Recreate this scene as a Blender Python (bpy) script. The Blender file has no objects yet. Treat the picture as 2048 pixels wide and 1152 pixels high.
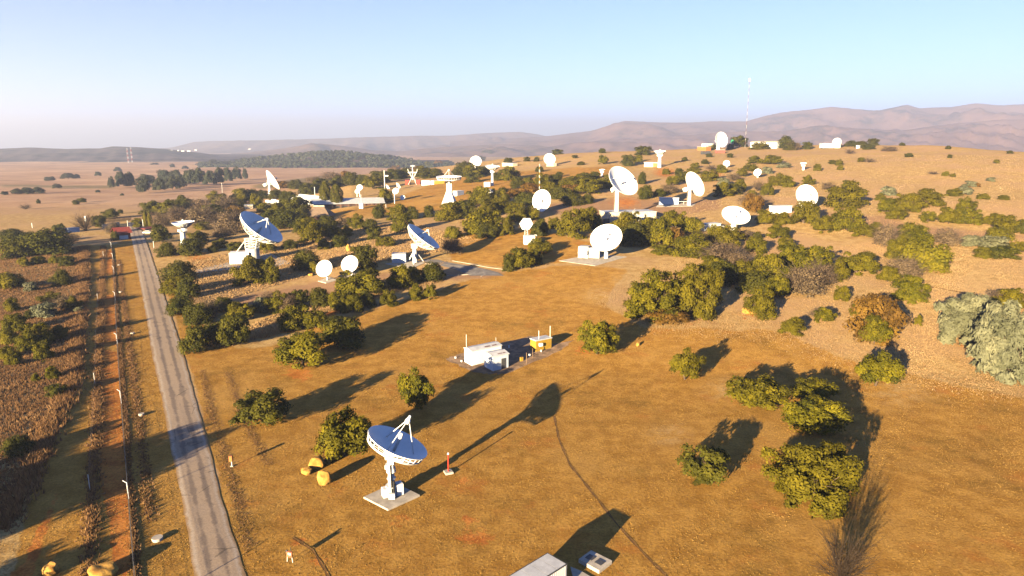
import bpy, math, random
import numpy as np
from mathutils import Vector
R = math.radians
SC = bpy.context.scene
COL = SC.collection
rng = np.random.default_rng(7)
random.seed(7)

# ------------------------------------------------------------------ camera, sky, sun, exposure
F = 1365.3                      # focal length in photograph pixels (24 mm equivalent)
PIT = R(11.95)
CAMZ = 40.0
cam = bpy.data.cameras.new('camera'); co = bpy.data.objects.new('camera', cam); COL.objects.link(co)
cam.lens = 24.0; cam.sensor_width = 36.0; cam.clip_start = 0.5; cam.clip_end = 40000
co.location = (0, 0, CAMZ); co.rotation_euler = (R(90) - PIT, 0, 0)
SC.camera = co
SUN_EL, SUN_AZ = R(10.3), R(32.5)          # shadows run 32.5 degrees right of straight ahead
W = bpy.data.worlds.new('World'); SC.world = W; W.use_nodes = True
wn = W.node_tree.nodes; wn.clear()
sky = wn.new('ShaderNodeTexSky'); sky.sky_type = 'NISHITA'; sky.sun_disc = False
sky.sun_elevation = SUN_EL; sky.sun_rotation = R(180) + SUN_AZ
sky.altitude = 1500; sky.air_density = 0.6; sky.dust_density = 0.6; sky.ozone_density = 3.0
bg = wn.new('ShaderNodeBackground'); bg.inputs[1].default_value = 0.050
wo = wn.new('ShaderNodeOutputWorld')
wb = wn.new('ShaderNodeMix'); wb.data_type = 'RGBA'; wb.blend_type = 'MULTIPLY'; wb.inputs[0].default_value = 1.0
wb.inputs[7].default_value = (.99, .84, .89, 1)          # camera white balance of the whole sky
hs = wn.new('ShaderNodeHueSaturation'); hs.inputs['Saturation'].default_value = 1.0
W.node_tree.links.new(sky.outputs[0], hs.inputs['Color']); W.node_tree.links.new(hs.outputs[0], wb.inputs[6]); W.node_tree.links.new(wb.outputs[2], bg.inputs[0]); W.node_tree.links.new(bg.outputs[0], wo.inputs[0])
sl = bpy.data.lights.new('sun', 'SUN'); sl.energy = 5.0; sl.angle = R(0.5); sl.color = (1.0, 0.785, 0.47)
so = bpy.data.objects.new('sun', sl); COL.objects.link(so)
LIGHT = Vector((math.sin(SUN_AZ) * math.cos(SUN_EL), math.cos(SUN_AZ) * math.cos(SUN_EL), -math.sin(SUN_EL)))
so.rotation_euler = LIGHT.to_track_quat('-Z', 'Y').to_euler()
SC.view_settings.view_transform = 'Standard'; SC.view_settings.look = 'None'
SC.view_settings.gamma = 1.0; SC.view_settings.exposure = 2.90
SC.view_settings.use_curve_mapping = False
SC.cycles.use_denoising = True
SC.cycles.max_bounces = 4; SC.cycles.diffuse_bounces = 0; SC.cycles.glossy_bounces = 1
SC.cycles.transmission_bounces = 2; SC.cycles.volume_bounces = 0; SC.cycles.transparent_max_bounces = 4
HAZE = 0.00019

# ------------------------------------------------------------------ terrain function and picking
def yslope(py):                 # (camera height - z) / Y for an image row
    y = 576 - np.asarray(py, float)
    return -(-F * math.sin(PIT) + y * math.cos(PIT)) / (F * math.cos(PIT) + y * math.sin(PIT))
CPX = np.array([-900, 450, 600, 700, 800, 900, 1000, 1100, 1200, 1300, 1400, 1500, 1600, 1700, 1900, 2048, 2400, 4000.])
CD = np.array([560, 560, 600, 650, 700, 720, 740, 740, 720, 690, 680, 680, 670, 650, 560, 500, 450, 420.])
CY = np.array([0, 0, 377, 353, 343, 332, 319, 309, 302, 302, 297, 293, 291, 289, 293, 303, 312, 318.])
PLD = np.array([-1e5, 0, 100, 250, 400, 600, 1000, 1600, 2500, 4000, 14000])
PLH = np.array([0, 0, 0, 2.5, 2, -2, -9, -15, -20, -30, -80.])
def plain(y): return np.interp(y, PLD, PLH)
CH = CAMZ - CD * yslope(CY)
CH[:2] = plain(CD[:2])
def sstep(t): t = np.clip(t, 0, 1); return t * t * (3 - 2 * t)
_w = [(rng.uniform(0, 6.28), rng.uniform(0, 6.28), 2 * math.pi / l, a) for l, a in
      ((190, .5), (131, .45), (83, .3), (57, .2), (41, .12), (29, .08))]
def H(x, y):
    x = np.asarray(x, float); y = np.asarray(y, float)
    yy = np.maximum(y, 1.0)
    px = np.clip(1024 + 1395 * x / yy, -2000, 5000)
    dc = np.interp(px, CPX, CD); hc = np.interp(px, CPX, CH)
    t = (y - 115) / (dc - 115)
    up = np.clip(t, 0, 1) ** 1.12
    down = 1 - sstep((y - dc) / 420)
    ex = np.maximum(hc - plain(dc), 0) * np.where(t <= 1, up, down)
    b = 0
    for p, q, k, a in _w:
        b = b + a * np.sin(k * (x * math.cos(p) + y * math.sin(p)) + q)
    return plain(y) + ex + b * .55 * sstep((np.hypot(x, y) - 90) / 150)
def ray(px, py):
    x = px - 1024; y = 576 - py
    return np.array([x / F, (F * math.cos(PIT) + y * math.sin(PIT)) / F, (-F * math.sin(PIT) + y * math.cos(PIT)) / F])
TS = np.concatenate([np.arange(30, 400, 1.0), np.arange(400, 1500, 4.0), np.arange(1500, 9000, 20.)])
def G(px, py):                  # the terrain point seen at a pixel of the photograph
    r = ray(px, py)
    P = r[None] * TS[:, None]; z = P[:, 2] + CAMZ
    d = z - H(P[:, 0], P[:, 1])
    k = np.argmax(d < 0)
    if d[k] >= 0: k = len(TS) - 1
    a, b = TS[max(k - 1, 0)], TS[k]
    for _ in range(25):
        m = (a + b) / 2; q = r * m
        if q[2] + CAMZ < H(q[0], q[1]): b = m
        else: a = m
    q = r * b
    return np.array([q[0], q[1], float(H(q[0], q[1]))])
def at_depth(px, py, Y):        # the point at forward distance Y on a pixel's ray
    r = ray(px, py); q = r * (Y / r[1]); return np.array([q[0], q[1], q[2] + CAMZ])
def zdepth(p): return p[1] * math.cos(PIT) - (p[2] - CAMZ) * math.sin(PIT)
def mpp(p): return zdepth(p) / F                # metres per photograph pixel
def project(x, y, z):
    z = z - CAMZ
    d = np.maximum(y * math.cos(PIT) - z * math.sin(PIT), .1)
    return 1024 + F * x / d, 576 - F * (y * math.sin(PIT) + z * math.cos(PIT)) / d
RIGHT = np.array([1, 0, 0.]); UP = np.array([0, math.sin(PIT), math.cos(PIT)])
def facing(C, d2, ratio):       # dish axis from its apparent ellipse
    v = np.array([0, 0, CAMZ]) - C; v /= np.linalg.norm(v)
    r_ = np.cross(np.array([0, 0, 1.]), v); r_ /= np.linalg.norm(r_); u_ = np.cross(v, r_)
    d = np.array(d2, float); d /= np.linalg.norm(d)
    s = math.sqrt(1 - ratio * ratio)
    return s * (r_ * d[0] - u_ * d[1]) + ratio * v

# ------------------------------------------------------------------ materials
def nt(m):
    m.use_nodes = True; t = m.node_tree; t.nodes.clear(); return t
class NB:
    def __init__(s, name):
        s.m = bpy.data.materials.new(name); s.t = nt(s.m)
        s.out = s.n('ShaderNodeOutputMaterial'); s.b = s.n('ShaderNodeBsdfPrincipled')
        s.l(s.b.outputs[0], s.out.inputs[0]); s.b.inputs['Specular IOR Level'].default_value = .25
    def n(s, k, **kw):
        q = s.t.nodes.new(k)
        for a, v in kw.items(): setattr(q, a, v)
        return q
    def l(s, a, b): s.t.links.new(a, b)
    def set(s, i, v):
        if hasattr(v, 'links') or hasattr(v, 'is_linked'): s.l(v, i)
        else: i.default_value = v
    def coord(s, out='Object'): return s.n('ShaderNodeTexCoord').outputs[out]
    def pos(s): return s.n('ShaderNodeNewGeometry').outputs['Position']
    def noise(s, vec, scale, det=4, rough=.6):
        q = s.n('ShaderNodeTexNoise'); q.inputs['Scale'].default_value = scale
        q.inputs['Detail'].default_value = det; q.inputs['Roughness'].default_value = rough
        s.l(vec, q.inputs['Vector']); return q.outputs[0]
    def ramp(s, f, a, b, lo=0., hi=1.):
        q = s.n('ShaderNodeMapRange', interpolation_type='SMOOTHSTEP')
        s.l(f, q.inputs[0]); q.inputs[1].default_value = a; q.inputs[2].default_value = b
        q.inputs[3].default_value = lo; q.inputs[4].default_value = hi; return q.outputs[0]
    def mix(s, f, a, b, mode='MIX'):
        q = s.n('ShaderNodeMix', data_type='RGBA', blend_type=mode)
        s.set(q.inputs[0], f); 
        for i, v in ((6, a), (7, b)):
            s.set(q.inputs[i], v if not isinstance(v, tuple) else (*v, 1.))
        return q.outputs[2]
    def math(s, op, a, b=0.):
        q = s.n('ShaderNodeMath', operation=op); s.set(q.inputs[0], a); s.set(q.inputs[1], b); return q.outputs[0]
    def attr(s, name): return s.n('ShaderNodeAttribute', attribute_name=name).outputs['Fac']
    def bump(s, h, dist, strength=1.):
        q = s.n('ShaderNodeBump'); q.inputs['Distance'].default_value = dist; q.inputs['Strength'].default_value = strength
        s.l(h, q.inputs['Height']); s.l(q.outputs[0], s.b.inputs['Normal'])
    def color(s, c): s.set(s.b.inputs['Base Color'], c if not isinstance(c, tuple) else (*c, 1.))
    def rough(s, v): s.set(s.b.inputs['Roughness'], v)

def paint(name, c, rough=.55, var=.12, scale=1.2, metal=0., spec=None):
    b = NB(name); v = b.coord()
    f = b.ramp(b.noise(v, scale, 5, .65), .35, .7)
    b.color(b.mix(f, tuple(k * (1 - var) for k in c), tuple(min(1, k * (1 + var * .4)) for k in c)))
    b.rough(rough); b.b.inputs['Metallic'].default_value = metal
    if spec is not None: b.b.inputs['Specular IOR Level'].default_value = spec
    return b.m
def leafmat(name, cols, trans=.25, hue=.35):
    b = NB(name)
    t = b.attr('tint'); rnd = b.n('ShaderNodeObjectInfo').outputs['Random']
    c = b.mix(b.ramp(t, 0., .55), cols[0], cols[1]); c = b.mix(b.ramp(t, .5, 1.), c, cols[2])
    c = b.mix(b.math('MULTIPLY', rnd, hue), c, cols[3])
    b.color(c); b.rough(.7); b.b.inputs['Specular IOR Level'].default_value = .08
    tr = b.n('ShaderNodeBsdfTranslucent'); b.l(c, tr.inputs[0])
    mx = b.n('ShaderNodeMixShader'); mx.inputs[0].default_value = trans
    b.l(b.b.outputs[0], mx.inputs[1]); b.l(tr.outputs[0], mx.inputs[2]); b.l(mx.outputs[0], b.out.inputs[0])
    return b.m
M = {}
M['dish'] = paint('white_dish_paint', (.88, .88, .87), .4, .06, .5)
M['white'] = paint('white_paint', (.80, .80, .78), .45, .08, .9)
M['galv'] = paint('grey_galvanised_steel', (.52, .52, .50), .5, .2, 3)
M['steelw'] = paint('off_white_steel', (.70, .69, .65), .5, .15, 2)
M['black'] = paint('black_rubber', (.02, .02, .022), .5, .2, 3)
M['dark'] = paint('dark_steel', (.07, .07, .075), .5, .2, 3)
M['concrete'] = paint('pale_concrete', (.50, .44, .36), .9, .25, .8)
M['cream'] = paint('cream_plaster', (.60, .50, .37), .85, .15, .6)
M['brick'] = paint('shade_darkened_face_brick', (.10, .05, .04), .9, .3, 2)  # brown brick, darkened further to carry the shade on the office front
M['red'] = paint('red_paint', (.50, .04, .025), .5, .2, 2)
M['redroof'] = paint('dark_red_roof_sheet', (.26, .05, .035), .6, .25, 1.5)
M['orange'] = paint('orange_brown_panel', (.45, .16, .05), .6, .25, 1)
M['yellow'] = paint('mustard_paint', (.36, .22, .03), .6, .15, 1)
M['thatch'] = paint('grey_brown_thatch', (.20, .14, .10), .95, .35, 2.5)
M['green'] = paint('green_tank_plastic', (.02, .22, .09), .5, .15, 1)
M['glass'] = paint('dark_window_glass', (.03, .035, .04), .15, .1, 1, spec=.5)
M['roofgrey'] = paint('pale_grey_roof_sheet', (.55, .55, .55), .5, .18, .7)
M['rust'] = paint('rust_stained_sheet', (.24, .12, .09), .8, .4, 2)
M['wood'] = paint('weathered_wood', (.22, .14, .08), .9, .3, 3)
M['bark'] = paint('rough_grey_bark', (.11, .075, .05), .95, .4, 4)
M['twig'] = paint('grey_brown_twig', (.12, .085, .058), .95, .35, 4)
M['twigd'] = paint('dark_twig', (.05, .032, .02), .95, .35, 4)
M['bluebox'] = paint('pale_blue_grey_panel', (.55, .60, .66), .5, .1, 1)
M['rock'] = None
b = NB('ochre_sandstone'); v = b.coord(); n1 = b.noise(v, 1.6, 8, .65)
b.color(b.mix(b.ramp(n1, .35, .68), (.30, .145, .03), (.60, .34, .075))); b.rough(.9); b.bump(n1, .15); M['rock'] = b.m
M['leaf'] = leafmat('olive_green_leaves', [(.030, .034, .004), (.098, .090, .006), (.180, .150, .009), (.125, .092, .008)])
M['leafd'] = leafmat('dark_evergreen_leaves', [(.020, .026, .005), (.062, .063, .008), (.120, .108, .011), (.078, .064, .009)])
M['leafy'] = leafmat('yellow_green_leaves', [(.045, .047, .005), (.13, .115, .008), (.215, .175, .013), (.16, .13, .012)])
M['leafr'] = leafmat('rust_autumn_leaves', [(.06, .03, .009), (.16, .08, .016), (.24, .135, .022), (.10, .08, .018)])
M['leafs'] = leafmat('silver_grey_leaves', [(.075, .08, .045), (.15, .155, .095), (.24, .235, .14), (.14, .13, .06)])
M['leafp'] = leafmat('blue_green_pine_needles', [(.022, .032, .022), (.046, .058, .034), (.085, .09, .045), (.06, .05, .03)])
M['leafb'] = leafmat('brown_dry_leaves', [(.09, .06, .04), (.16, .11, .07), (.22, .15, .085), (.13, .11, .05)])
M['grass'] = leafmat('dry_veld_grass', [(.26, .145, .062), (.44, .275, .125), (.60, .43, .22), (.3, .15, .06)], .35, 0)
M['grass_shaded'] = leafmat('shaded_brown_veld_grass', [(.12, .062, .028), (.25, .135, .06), (.39, .235, .105), (.2, .1, .05)], .35, 0)  # brown grass, its colour darkened for the shade over the left veld
M['lawn'] = leafmat('short_dry_lawn_grass', [(.20, .105, .02), (.40, .22, .047), (.58, .35, .095), (.2, .1, .03)], .3, 0)

# ground
b = NB('dry_highveld_ground'); p = b.pos()
nA = b.noise(p, .035, 5, .6); nB = b.noise(p, .4, 5, .65); nC = b.noise(p, 3.2, 4, .7); nF = b.noise(p, .007, 8, .7)
nG = b.noise(p, .13, 7, .72)
veld = b.mix(b.ramp(nB, .36, .66), (.40, .245, .085), (.58, .39, .16))
veld = b.mix(b.ramp(nA, .42, .66), veld, (.50, .31, .15))
veld = b.mix(b.math('MULTIPLY', b.ramp(nG, .58, .74), .6), veld, (.19, .085, .045))
lawn = b.mix(b.ramp(nB, .34, .68), (.35, .172, .031), (.53, .287, .062))
lawn = b.mix(b.math('MULTIPLY', b.ramp(nG, .54, .72), .6), lawn, (.225, .115, .022))
lawn = b.mix(b.math('MULTIPLY', b.ramp(nA, .50, .66), .7), lawn, (.50, .285, .075))
lawn = b.mix(b.math('MULTIPLY', b.ramp(b.noise(p, .055, 8, .78), .50, .66), .7), lawn, (.19, .105, .02))
lawn = b.mix(b.math('MULTIPLY', b.ramp(b.noise(p, .09, 6, .7), .55, .70), .8), lawn, (.44, .165, .032))
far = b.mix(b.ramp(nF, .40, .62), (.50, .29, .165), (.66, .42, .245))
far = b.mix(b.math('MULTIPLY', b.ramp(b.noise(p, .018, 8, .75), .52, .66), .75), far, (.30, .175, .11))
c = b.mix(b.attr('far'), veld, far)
c = b.mix(b.ramp(b.math('ADD', b.attr('lawn'), b.math('MULTIPLY', b.math('SUBTRACT', nB, .5), .8)), .25, .75), c, lawn)
nD = b.noise(p, .9, 5, .7)
c = b.mix(b.math('MULTIPLY', b.attr('pale'), b.ramp(b.noise(p, .5, 7, .75), .40, .64, .1, .8)), c, b.mix(nD, (.52, .34, .14), (.66, .48, .24)))
c = b.mix(b.math('MULTIPLY', b.attr('track'), .85), c, b.mix(nB, (.30, .165, .09), (.40, .235, .135)))
c = b.mix(b.attr('field'), c, b.mix(nB, (.12, .12, .04), (.18, .16, .06)))
dm = b.ramp(b.math('ADD', b.attr('dirt'), b.math('MULTIPLY', b.math('SUBTRACT', nD, .5), 1.7)), .38, .66)
c = b.mix(dm, c, b.mix(b.ramp(nB, .35, .65), (.42, .13, .026), (.62, .24, .052)))
c = b.mix(b.ramp(nC, .32, .60, .42, 0.), c, (.12, .06, .016))
nE = b.noise(p, 9., 3, .6)
c = b.mix(b.ramp(nE, .60, .76, 0., .35), c, (.70, .46, .19))
b.color(c); b.rough(.95); b.b.inputs['Specular IOR Level'].default_value = .05
hh = b.math('ADD', b.math('MULTIPLY', nC, .55), b.math('MULTIPLY', nD, .6)); b.bump(hh, .12, .6)
M['ground'] = b.m
# asphalt
b = NB('dusty_worn_asphalt'); p = b.pos(); lat = b.attr('lat')
nA = b.noise(p, .25, 6, .7); nB = b.noise(p, 5., 4, .7)
edge = b.math('ABSOLUTE', b.math('SUBTRACT', lat, .5))
wheel = b.math('ABSOLUTE', b.math('SUBTRACT', edge, .17))
dk = b.ramp(b.math('ADD', wheel, b.math('MULTIPLY', b.math('SUBTRACT', nA, .5), .30)), .02, .10, 1., 0.)
c = b.mix(b.math('MULTIPLY', dk, .85), (.42, .31, .21), (.20, .15, .115))
c = b.mix(b.ramp(nA, .56, .70, 0., .75), c, (.36, .275, .2))
c = b.mix(b.ramp(b.math('ADD', edge, b.math('MULTIPLY', b.math('SUBTRACT', nA, .5), .12)), .33, .42), c, (.50, .40, .30))
c = b.mix(b.ramp(b.math('ADD', edge, b.math('MULTIPLY', b.math('SUBTRACT', nA, .5), .3)), .41, .50, 0., .9), c, (.34, .20, .08))
vo = b.n('ShaderNodeTexVoronoi', feature='DISTANCE_TO_EDGE'); vo.inputs['Scale'].default_value = .22; b.l(p, vo.inputs['Vector'])
c = b.mix(b.ramp(b.math('ADD', vo.outputs[0], b.math('MULTIPLY', b.math('SUBTRACT', nA, .45), .2)), .0, .02, .45, 0.), c, (.03, .025, .02))
c = b.mix(b.ramp(nB, .3, .7, .3, 0.), c, (.06, .05, .04))
b.color(c); b.rough(.9); b.bump(nB, .02); M['asphalt'] = b.m
# far hills
def hillmat(name, a, d, scale, thr):
    b = NB(name); p = b.pos()
    n = b.noise(p, scale, 8, .68); n2 = b.noise(p, scale * 6, 6, .7)
    f = b.ramp(b.math('ADD', b.math('MULTIPLY', n, .6), b.math('MULTIPLY', n2, .4)), thr, thr + .10)
    b.color(b.mix(f, a, d)); b.rough(1.); b.b.inputs['Specular IOR Level'].default_value = 0.
    return b.m
M['hill_dark'] = hillmat('wooded_hill', (.10, .075, .075), (.022, .024, .026), .003, .46)
M['hill_mid'] = hillmat('grassy_hill', (.18, .115, .09), (.055, .045, .035), .0016, .50)
M['hill_rock'] = hillmat('rocky_mountain', (.19, .115, .095), (.07, .052, .042), .0018, .50)

# ------------------------------------------------------------------ mesh builder
class MB:
    def __init__(s): s.v = []; s.f = []; s.mi = []; s.cur = 0
    def add(s, vs, fs):
        o = len(s.v); s.v += [tuple(map(float, q)) for q in vs]
        s.f += [tuple(i + o for i in f) for f in fs]; s.mi += [s.cur] * len(fs); return s
    def box(s, c, sx, sy, sz, ax=None, ay=None, az=None):       # centre, full sizes, optional axes
        c = np.array(c, float)
        ax = np.array(ax if ax is not None else (1, 0, 0), float); ay = np.array(ay if ay is not None else (0, 1, 0), float)
        az = np.array(az if az is not None else (0, 0, 1), float)
        vs = [c + ax * sx / 2 * i + ay * sy / 2 * j + az * sz / 2 * k for k in (-1, 1) for j in (-1, 1) for i in (-1, 1)]
        return s.add(vs, [(0, 2, 3, 1), (4, 5, 7, 6), (0, 1, 5, 4), (2, 6, 7, 3), (0, 4, 6, 2), (1, 3, 7, 5)])
    def tube(s, a, b, r0, r1=None, n=8, cap=True):
        a = np.array(a, float); b = np.array(b, float); r1 = r0 if r1 is None else r1
        d = b - a; L = np.linalg.norm(d)
        if L < 1e-6: return s
        d /= L; q = np.array([0, 0, 1.]) if abs(d[2]) < .9 else np.array([1., 0, 0])
        u = np.cross(d, q); u /= np.linalg.norm(u); w = np.cross(d, u)
        vs = []
        for p, r in ((a, r0), (b, r1)):
            for i in range(n):
                t = 2 * math.pi * i / n; vs.append(p + r * (u * math.cos(t) + w * math.sin(t)))
        fs = [(i, (i + 1) % n, n + (i + 1) % n, n + i) for i in range(n)]
        if cap: fs += [tuple(range(n - 1, -1, -1)), tuple(range(n, 2 * n))]
        return s.add(vs, fs)
    def lathe(s, prof, o, ax, n=36, close=False):           # profile [(r, h)] around axis ax at o
        o = np.array(o, float); d = np.array(ax, float); d /= np.linalg.norm(d)
        q = np.array([0, 0, 1.]) if abs(d[2]) < .95 else np.array([1., 0, 0])
        u = np.cross(d, q); u /= np.linalg.norm(u); w = np.cross(d, u)
        vs = []
        for r, h in prof:
            for i in range(n):
                t = 2 * math.pi * i / n; vs.append(o + d * h + max(r, 1e-4) * (u * math.cos(t) + w * math.sin(t)))
        fs = []
        for k in range(len(prof) - 1):
            for i in range(n):
                j = (i + 1) % n; fs.append((k * n + i, k * n + j, (k + 1) * n + j, (k + 1) * n + i))
        return s.add(vs, fs)
    def prism(s, poly, z0, z1):                             # polygon of xy, bottom and top z
        n = len(poly)
        a = sum(poly[i][0] * poly[(i + 1) % n][1] - poly[(i + 1) % n][0] * poly[i][1] for i in range(n))
        if a < 0: poly = poly[::-1]
        vs = [(p[0], p[1], z0) for p in poly] + [(p[0], p[1], z1) for p in poly]
        return s.add(vs, [tuple(range(n - 1, -1, -1)), tuple(range(n, 2 * n))] + [(i, (i + 1) % n, n + (i + 1) % n, n + i) for i in range(n)])
    def build(s, name, mats, parent=None, origin=(0, 0, 0), smooth=35, bevel=0.):
        me = bpy.data.meshes.new(name)
        o = np.array(origin, float)
        me.from_pydata([tuple(np.array(v) - o) for v in s.v], [], s.f)
        for m in (mats if isinstance(mats, (list, tuple)) else [mats]): me.materials.append(M[m] if isinstance(m, str) else m)
        me.polygons.foreach_set('material_index', s.mi)
        if smooth:
            me.polygons.foreach_set('use_smooth', [True] * len(me.polygons))
            me.set_sharp_from_angle(angle=R(smooth))
        me.update()
        ob = bpy.data.objects.new(name, me); COL.objects.link(ob)
        if parent is not None: ob.parent = parent
        else: ob.location = o
        if bevel:
            bm = ob.modifiers.new('bevel', 'BEVEL'); bm.width = bevel; bm.segments = 2; bm.limit_method = 'ANGLE'
        return ob
def npmesh(name, V, Fq, mat, attrs=None, smooth=False):
    me = bpy.data.meshes.new(name)
    V = np.asarray(V, np.float32); Fq = np.asarray(Fq, np.int32); k = Fq.shape[1]
    me.vertices.add(len(V)); me.vertices.foreach_set('co', V.ravel())
    me.loops.add(Fq.size); me.loops.foreach_set('vertex_index', Fq.ravel())
    me.polygons.add(len(Fq)); me.polygons.foreach_set('loop_start', np.arange(0, Fq.size, k, dtype=np.int32))
    me.polygons.foreach_set('loop_total', np.full(len(Fq), k, np.int32))
    if smooth: me.polygons.foreach_set('use_smooth', np.ones(len(Fq), bool))
    me.materials.append(M[mat] if isinstance(mat, str) else mat)
    for a, d in (attrs or {}).items():
        at = me.attributes.new(a, 'FLOAT', 'POINT'); at.data.foreach_set('value', np.asarray(d, np.float32))
    me.update(calc_edges=True); me.validate()
    return me
def tag(o, label=None, cat=None, group=None, kind=None):
    if label: o['label'] = label
    if cat: o['category'] = cat
    if group: o['group'] = group
    if kind: o['kind'] = kind
    return o
def thing(name, loc, label, cat, group=None):
    o = bpy.data.objects.new(name, None); COL.objects.link(o); o.location = tuple(map(float, loc)); o.empty_display_size = .5
    return tag(o, label, cat, group)
def link(name, me, parent=None, loc=None, scale=None, rz=0):
    o = bpy.data.objects.new(name, me); COL.objects.link(o)
    if parent is not None: o.parent = parent
    if loc is not None: o.location = tuple(map(float, loc))
    if scale is not None: o.scale = scale
    o.rotation_euler = (0, 0, rz)
    return o

# ------------------------------------------------------------------ ground zones (outlines read off the photograph, laid on the ground)
def inpoly(px, py, poly):
    c = np.zeros(px.shape, bool); n = len(poly)
    for i in range(n):
        x1, y1 = poly[i]; x2, y2 = poly[(i + 1) % n]
        if y1 == y2: continue
        c ^= ((y1 > py) != (y2 > py)) & (px < (x2 - x1) * (py - y1) / (y2 - y1) + x1)
    return c
LAWN = [[(330, 560), (470, 700), (560, 690), (640, 645), (780, 610), (930, 562), (1010, 545), (1130, 530), (1260, 538), (1225, 575), (1210, 610), (1290, 655),
         (1560, 662), (1690, 718), (1850, 756), (2060, 800), (2700, 980), (2700, 2000), (520, 2000), (440, 950), (385, 760)],
        [(900, 470), (1060, 455), (1200, 490), (1180, 520), (1010, 535), (900, 520)],
        [(226, 490), (268, 470), (385, 860), (470, 1300), (500, 2000), (300, 2000), (262, 1152), (248, 900), (234, 640)],
        [(165, 490), (228, 490), (236, 640), (246, 800), (266, 1152), (285, 2000), (-200, 2000), (60, 1010), (150, 760)],
        [(640, 425), (760, 408), (880, 362), (1000, 345), (1240, 330), (1240, 348), (900, 420), (700, 440)]]
DIRT = [[(211, 500), (226, 500), (231, 545), (212, 550)], [(207, 590), (231, 590), (238, 640), (204, 640)],
        [(200, 640), (238, 640), (241, 690), (198, 690)], [(196, 702), (242, 700), (247, 790), (252, 870), (200, 850)],
        [(198, 850), (253, 870), (262, 1000), (268, 1152), (225, 1152), (205, 980)], [(95, 1040), (130, 950), (75, 1050), (40, 1130), (0, 1170), (60, 1160)],
        [(1330, 402), (1470, 425), (1400, 412)], [(430, 695), (600, 640), (640, 622), (740, 588), (740, 596), (650, 640), (600, 660)]]
FIELD = [[(500, 372), (560, 362), (640, 352), (720, 349), (760, 354), (700, 366), (600, 372), (520, 378)], [(0, 369), (120, 371), (225, 371), (225, 377), (120, 376), (0, 373)]]
TRACK = [[(430, 600), (560, 578), (640, 562), (760, 548), (880, 540), (1000, 540), (1005, 552), (880, 562), (760, 578), (640, 600), (500, 625)],
         [(1630, 425), (1760, 430), (1830, 450), (2060, 470), (2060, 482), (1830, 468), (1700, 448)],
         [(1100, 408), (1200, 398), (1440, 400), (1440, 418), (1310, 440), (1200, 445), (1100, 425)]]
BLOB = [(345, 708, 26, 1.), (600, 748, 36, .8), (950, 1075, 46, .8), (940, 1040, 30, .7), (600, 1085, 26, .8), (640, 1120, 30, .8), (1100, 690, 26, .7), (1170, 700, 30, .7),
        (1430, 350, 26, .7), (1330, 345, 30, .8), (680, 605, 24, .8), (760, 590, 24, .8), (1250, 405, 40, .7), (400, 520, 44, .6), (600, 520, 50, .45), (680, 510, 50, .45),
        (880, 495, 40, .4), (345, 700, 20, 1.), (930, 960, 24, .7), (800, 1040, 40, .6), (1630, 870, 30, .5), (1700, 1010, 40, .5), (1500, 630, 40, .5), (1380, 645, 36, .5),
        (240, 760, 8, 1.), (130, 700, 20, .6), (60, 640, 22, .6), (1250, 1150, 30, .5), (1940, 690, 40, .6)]
PALE = [(1700, 560, 45), (1960, 560, 60), (1800, 780, 60), (1340, 870, 40), (1450, 780, 40), (1200, 590, 30), (1250, 560, 26), (870, 540, 20), (1700, 440, 40), (740, 445, 30)]
def zones(x, y, z):
    px, py = project(x, y, z)
    jx = 5 * np.sin(x * .9 + y * .37) + 3 * np.sin(x * 1.7 - y * 1.1 + 2); k = np.clip((py - 300) / 500, .05, 1)
    qx = px + jx * k; qy = py + 2 * np.sin(x * .63 + 1.1 * y) * k
    front = y > 40
    lawn = np.zeros(x.shape); dirt = lawn.copy(); field = lawn.copy(); track = lawn.copy(); pale = lawn.copy()
    for p in LAWN: lawn[inpoly(qx, qy, p) & front] = 1
    for p in DIRT: dirt[inpoly(qx, qy, p) & front] = 1
    for p in FIELD: field[inpoly(px, py, p) & front] = .75
    for p in TRACK: track[inpoly(qx, qy, p) & front] = 1
    for a, c_, r, s in BLOB: dirt = np.maximum(dirt, s * np.exp(-(((px - a) / r) ** 2 + ((py - c_) / (r * .45)) ** 2)) * front)
    for a, c_, r in PALE: pale = np.maximum(pale, np.exp(-(((px - a) / r) ** 2 + ((py - c_) / (r * .5)) ** 2)) * front)
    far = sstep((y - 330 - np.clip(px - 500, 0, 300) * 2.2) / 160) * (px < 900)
    return dict(lawn=lawn, dirt=dirt, field=field, track=track, pale=pale, far=far), px, py

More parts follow.
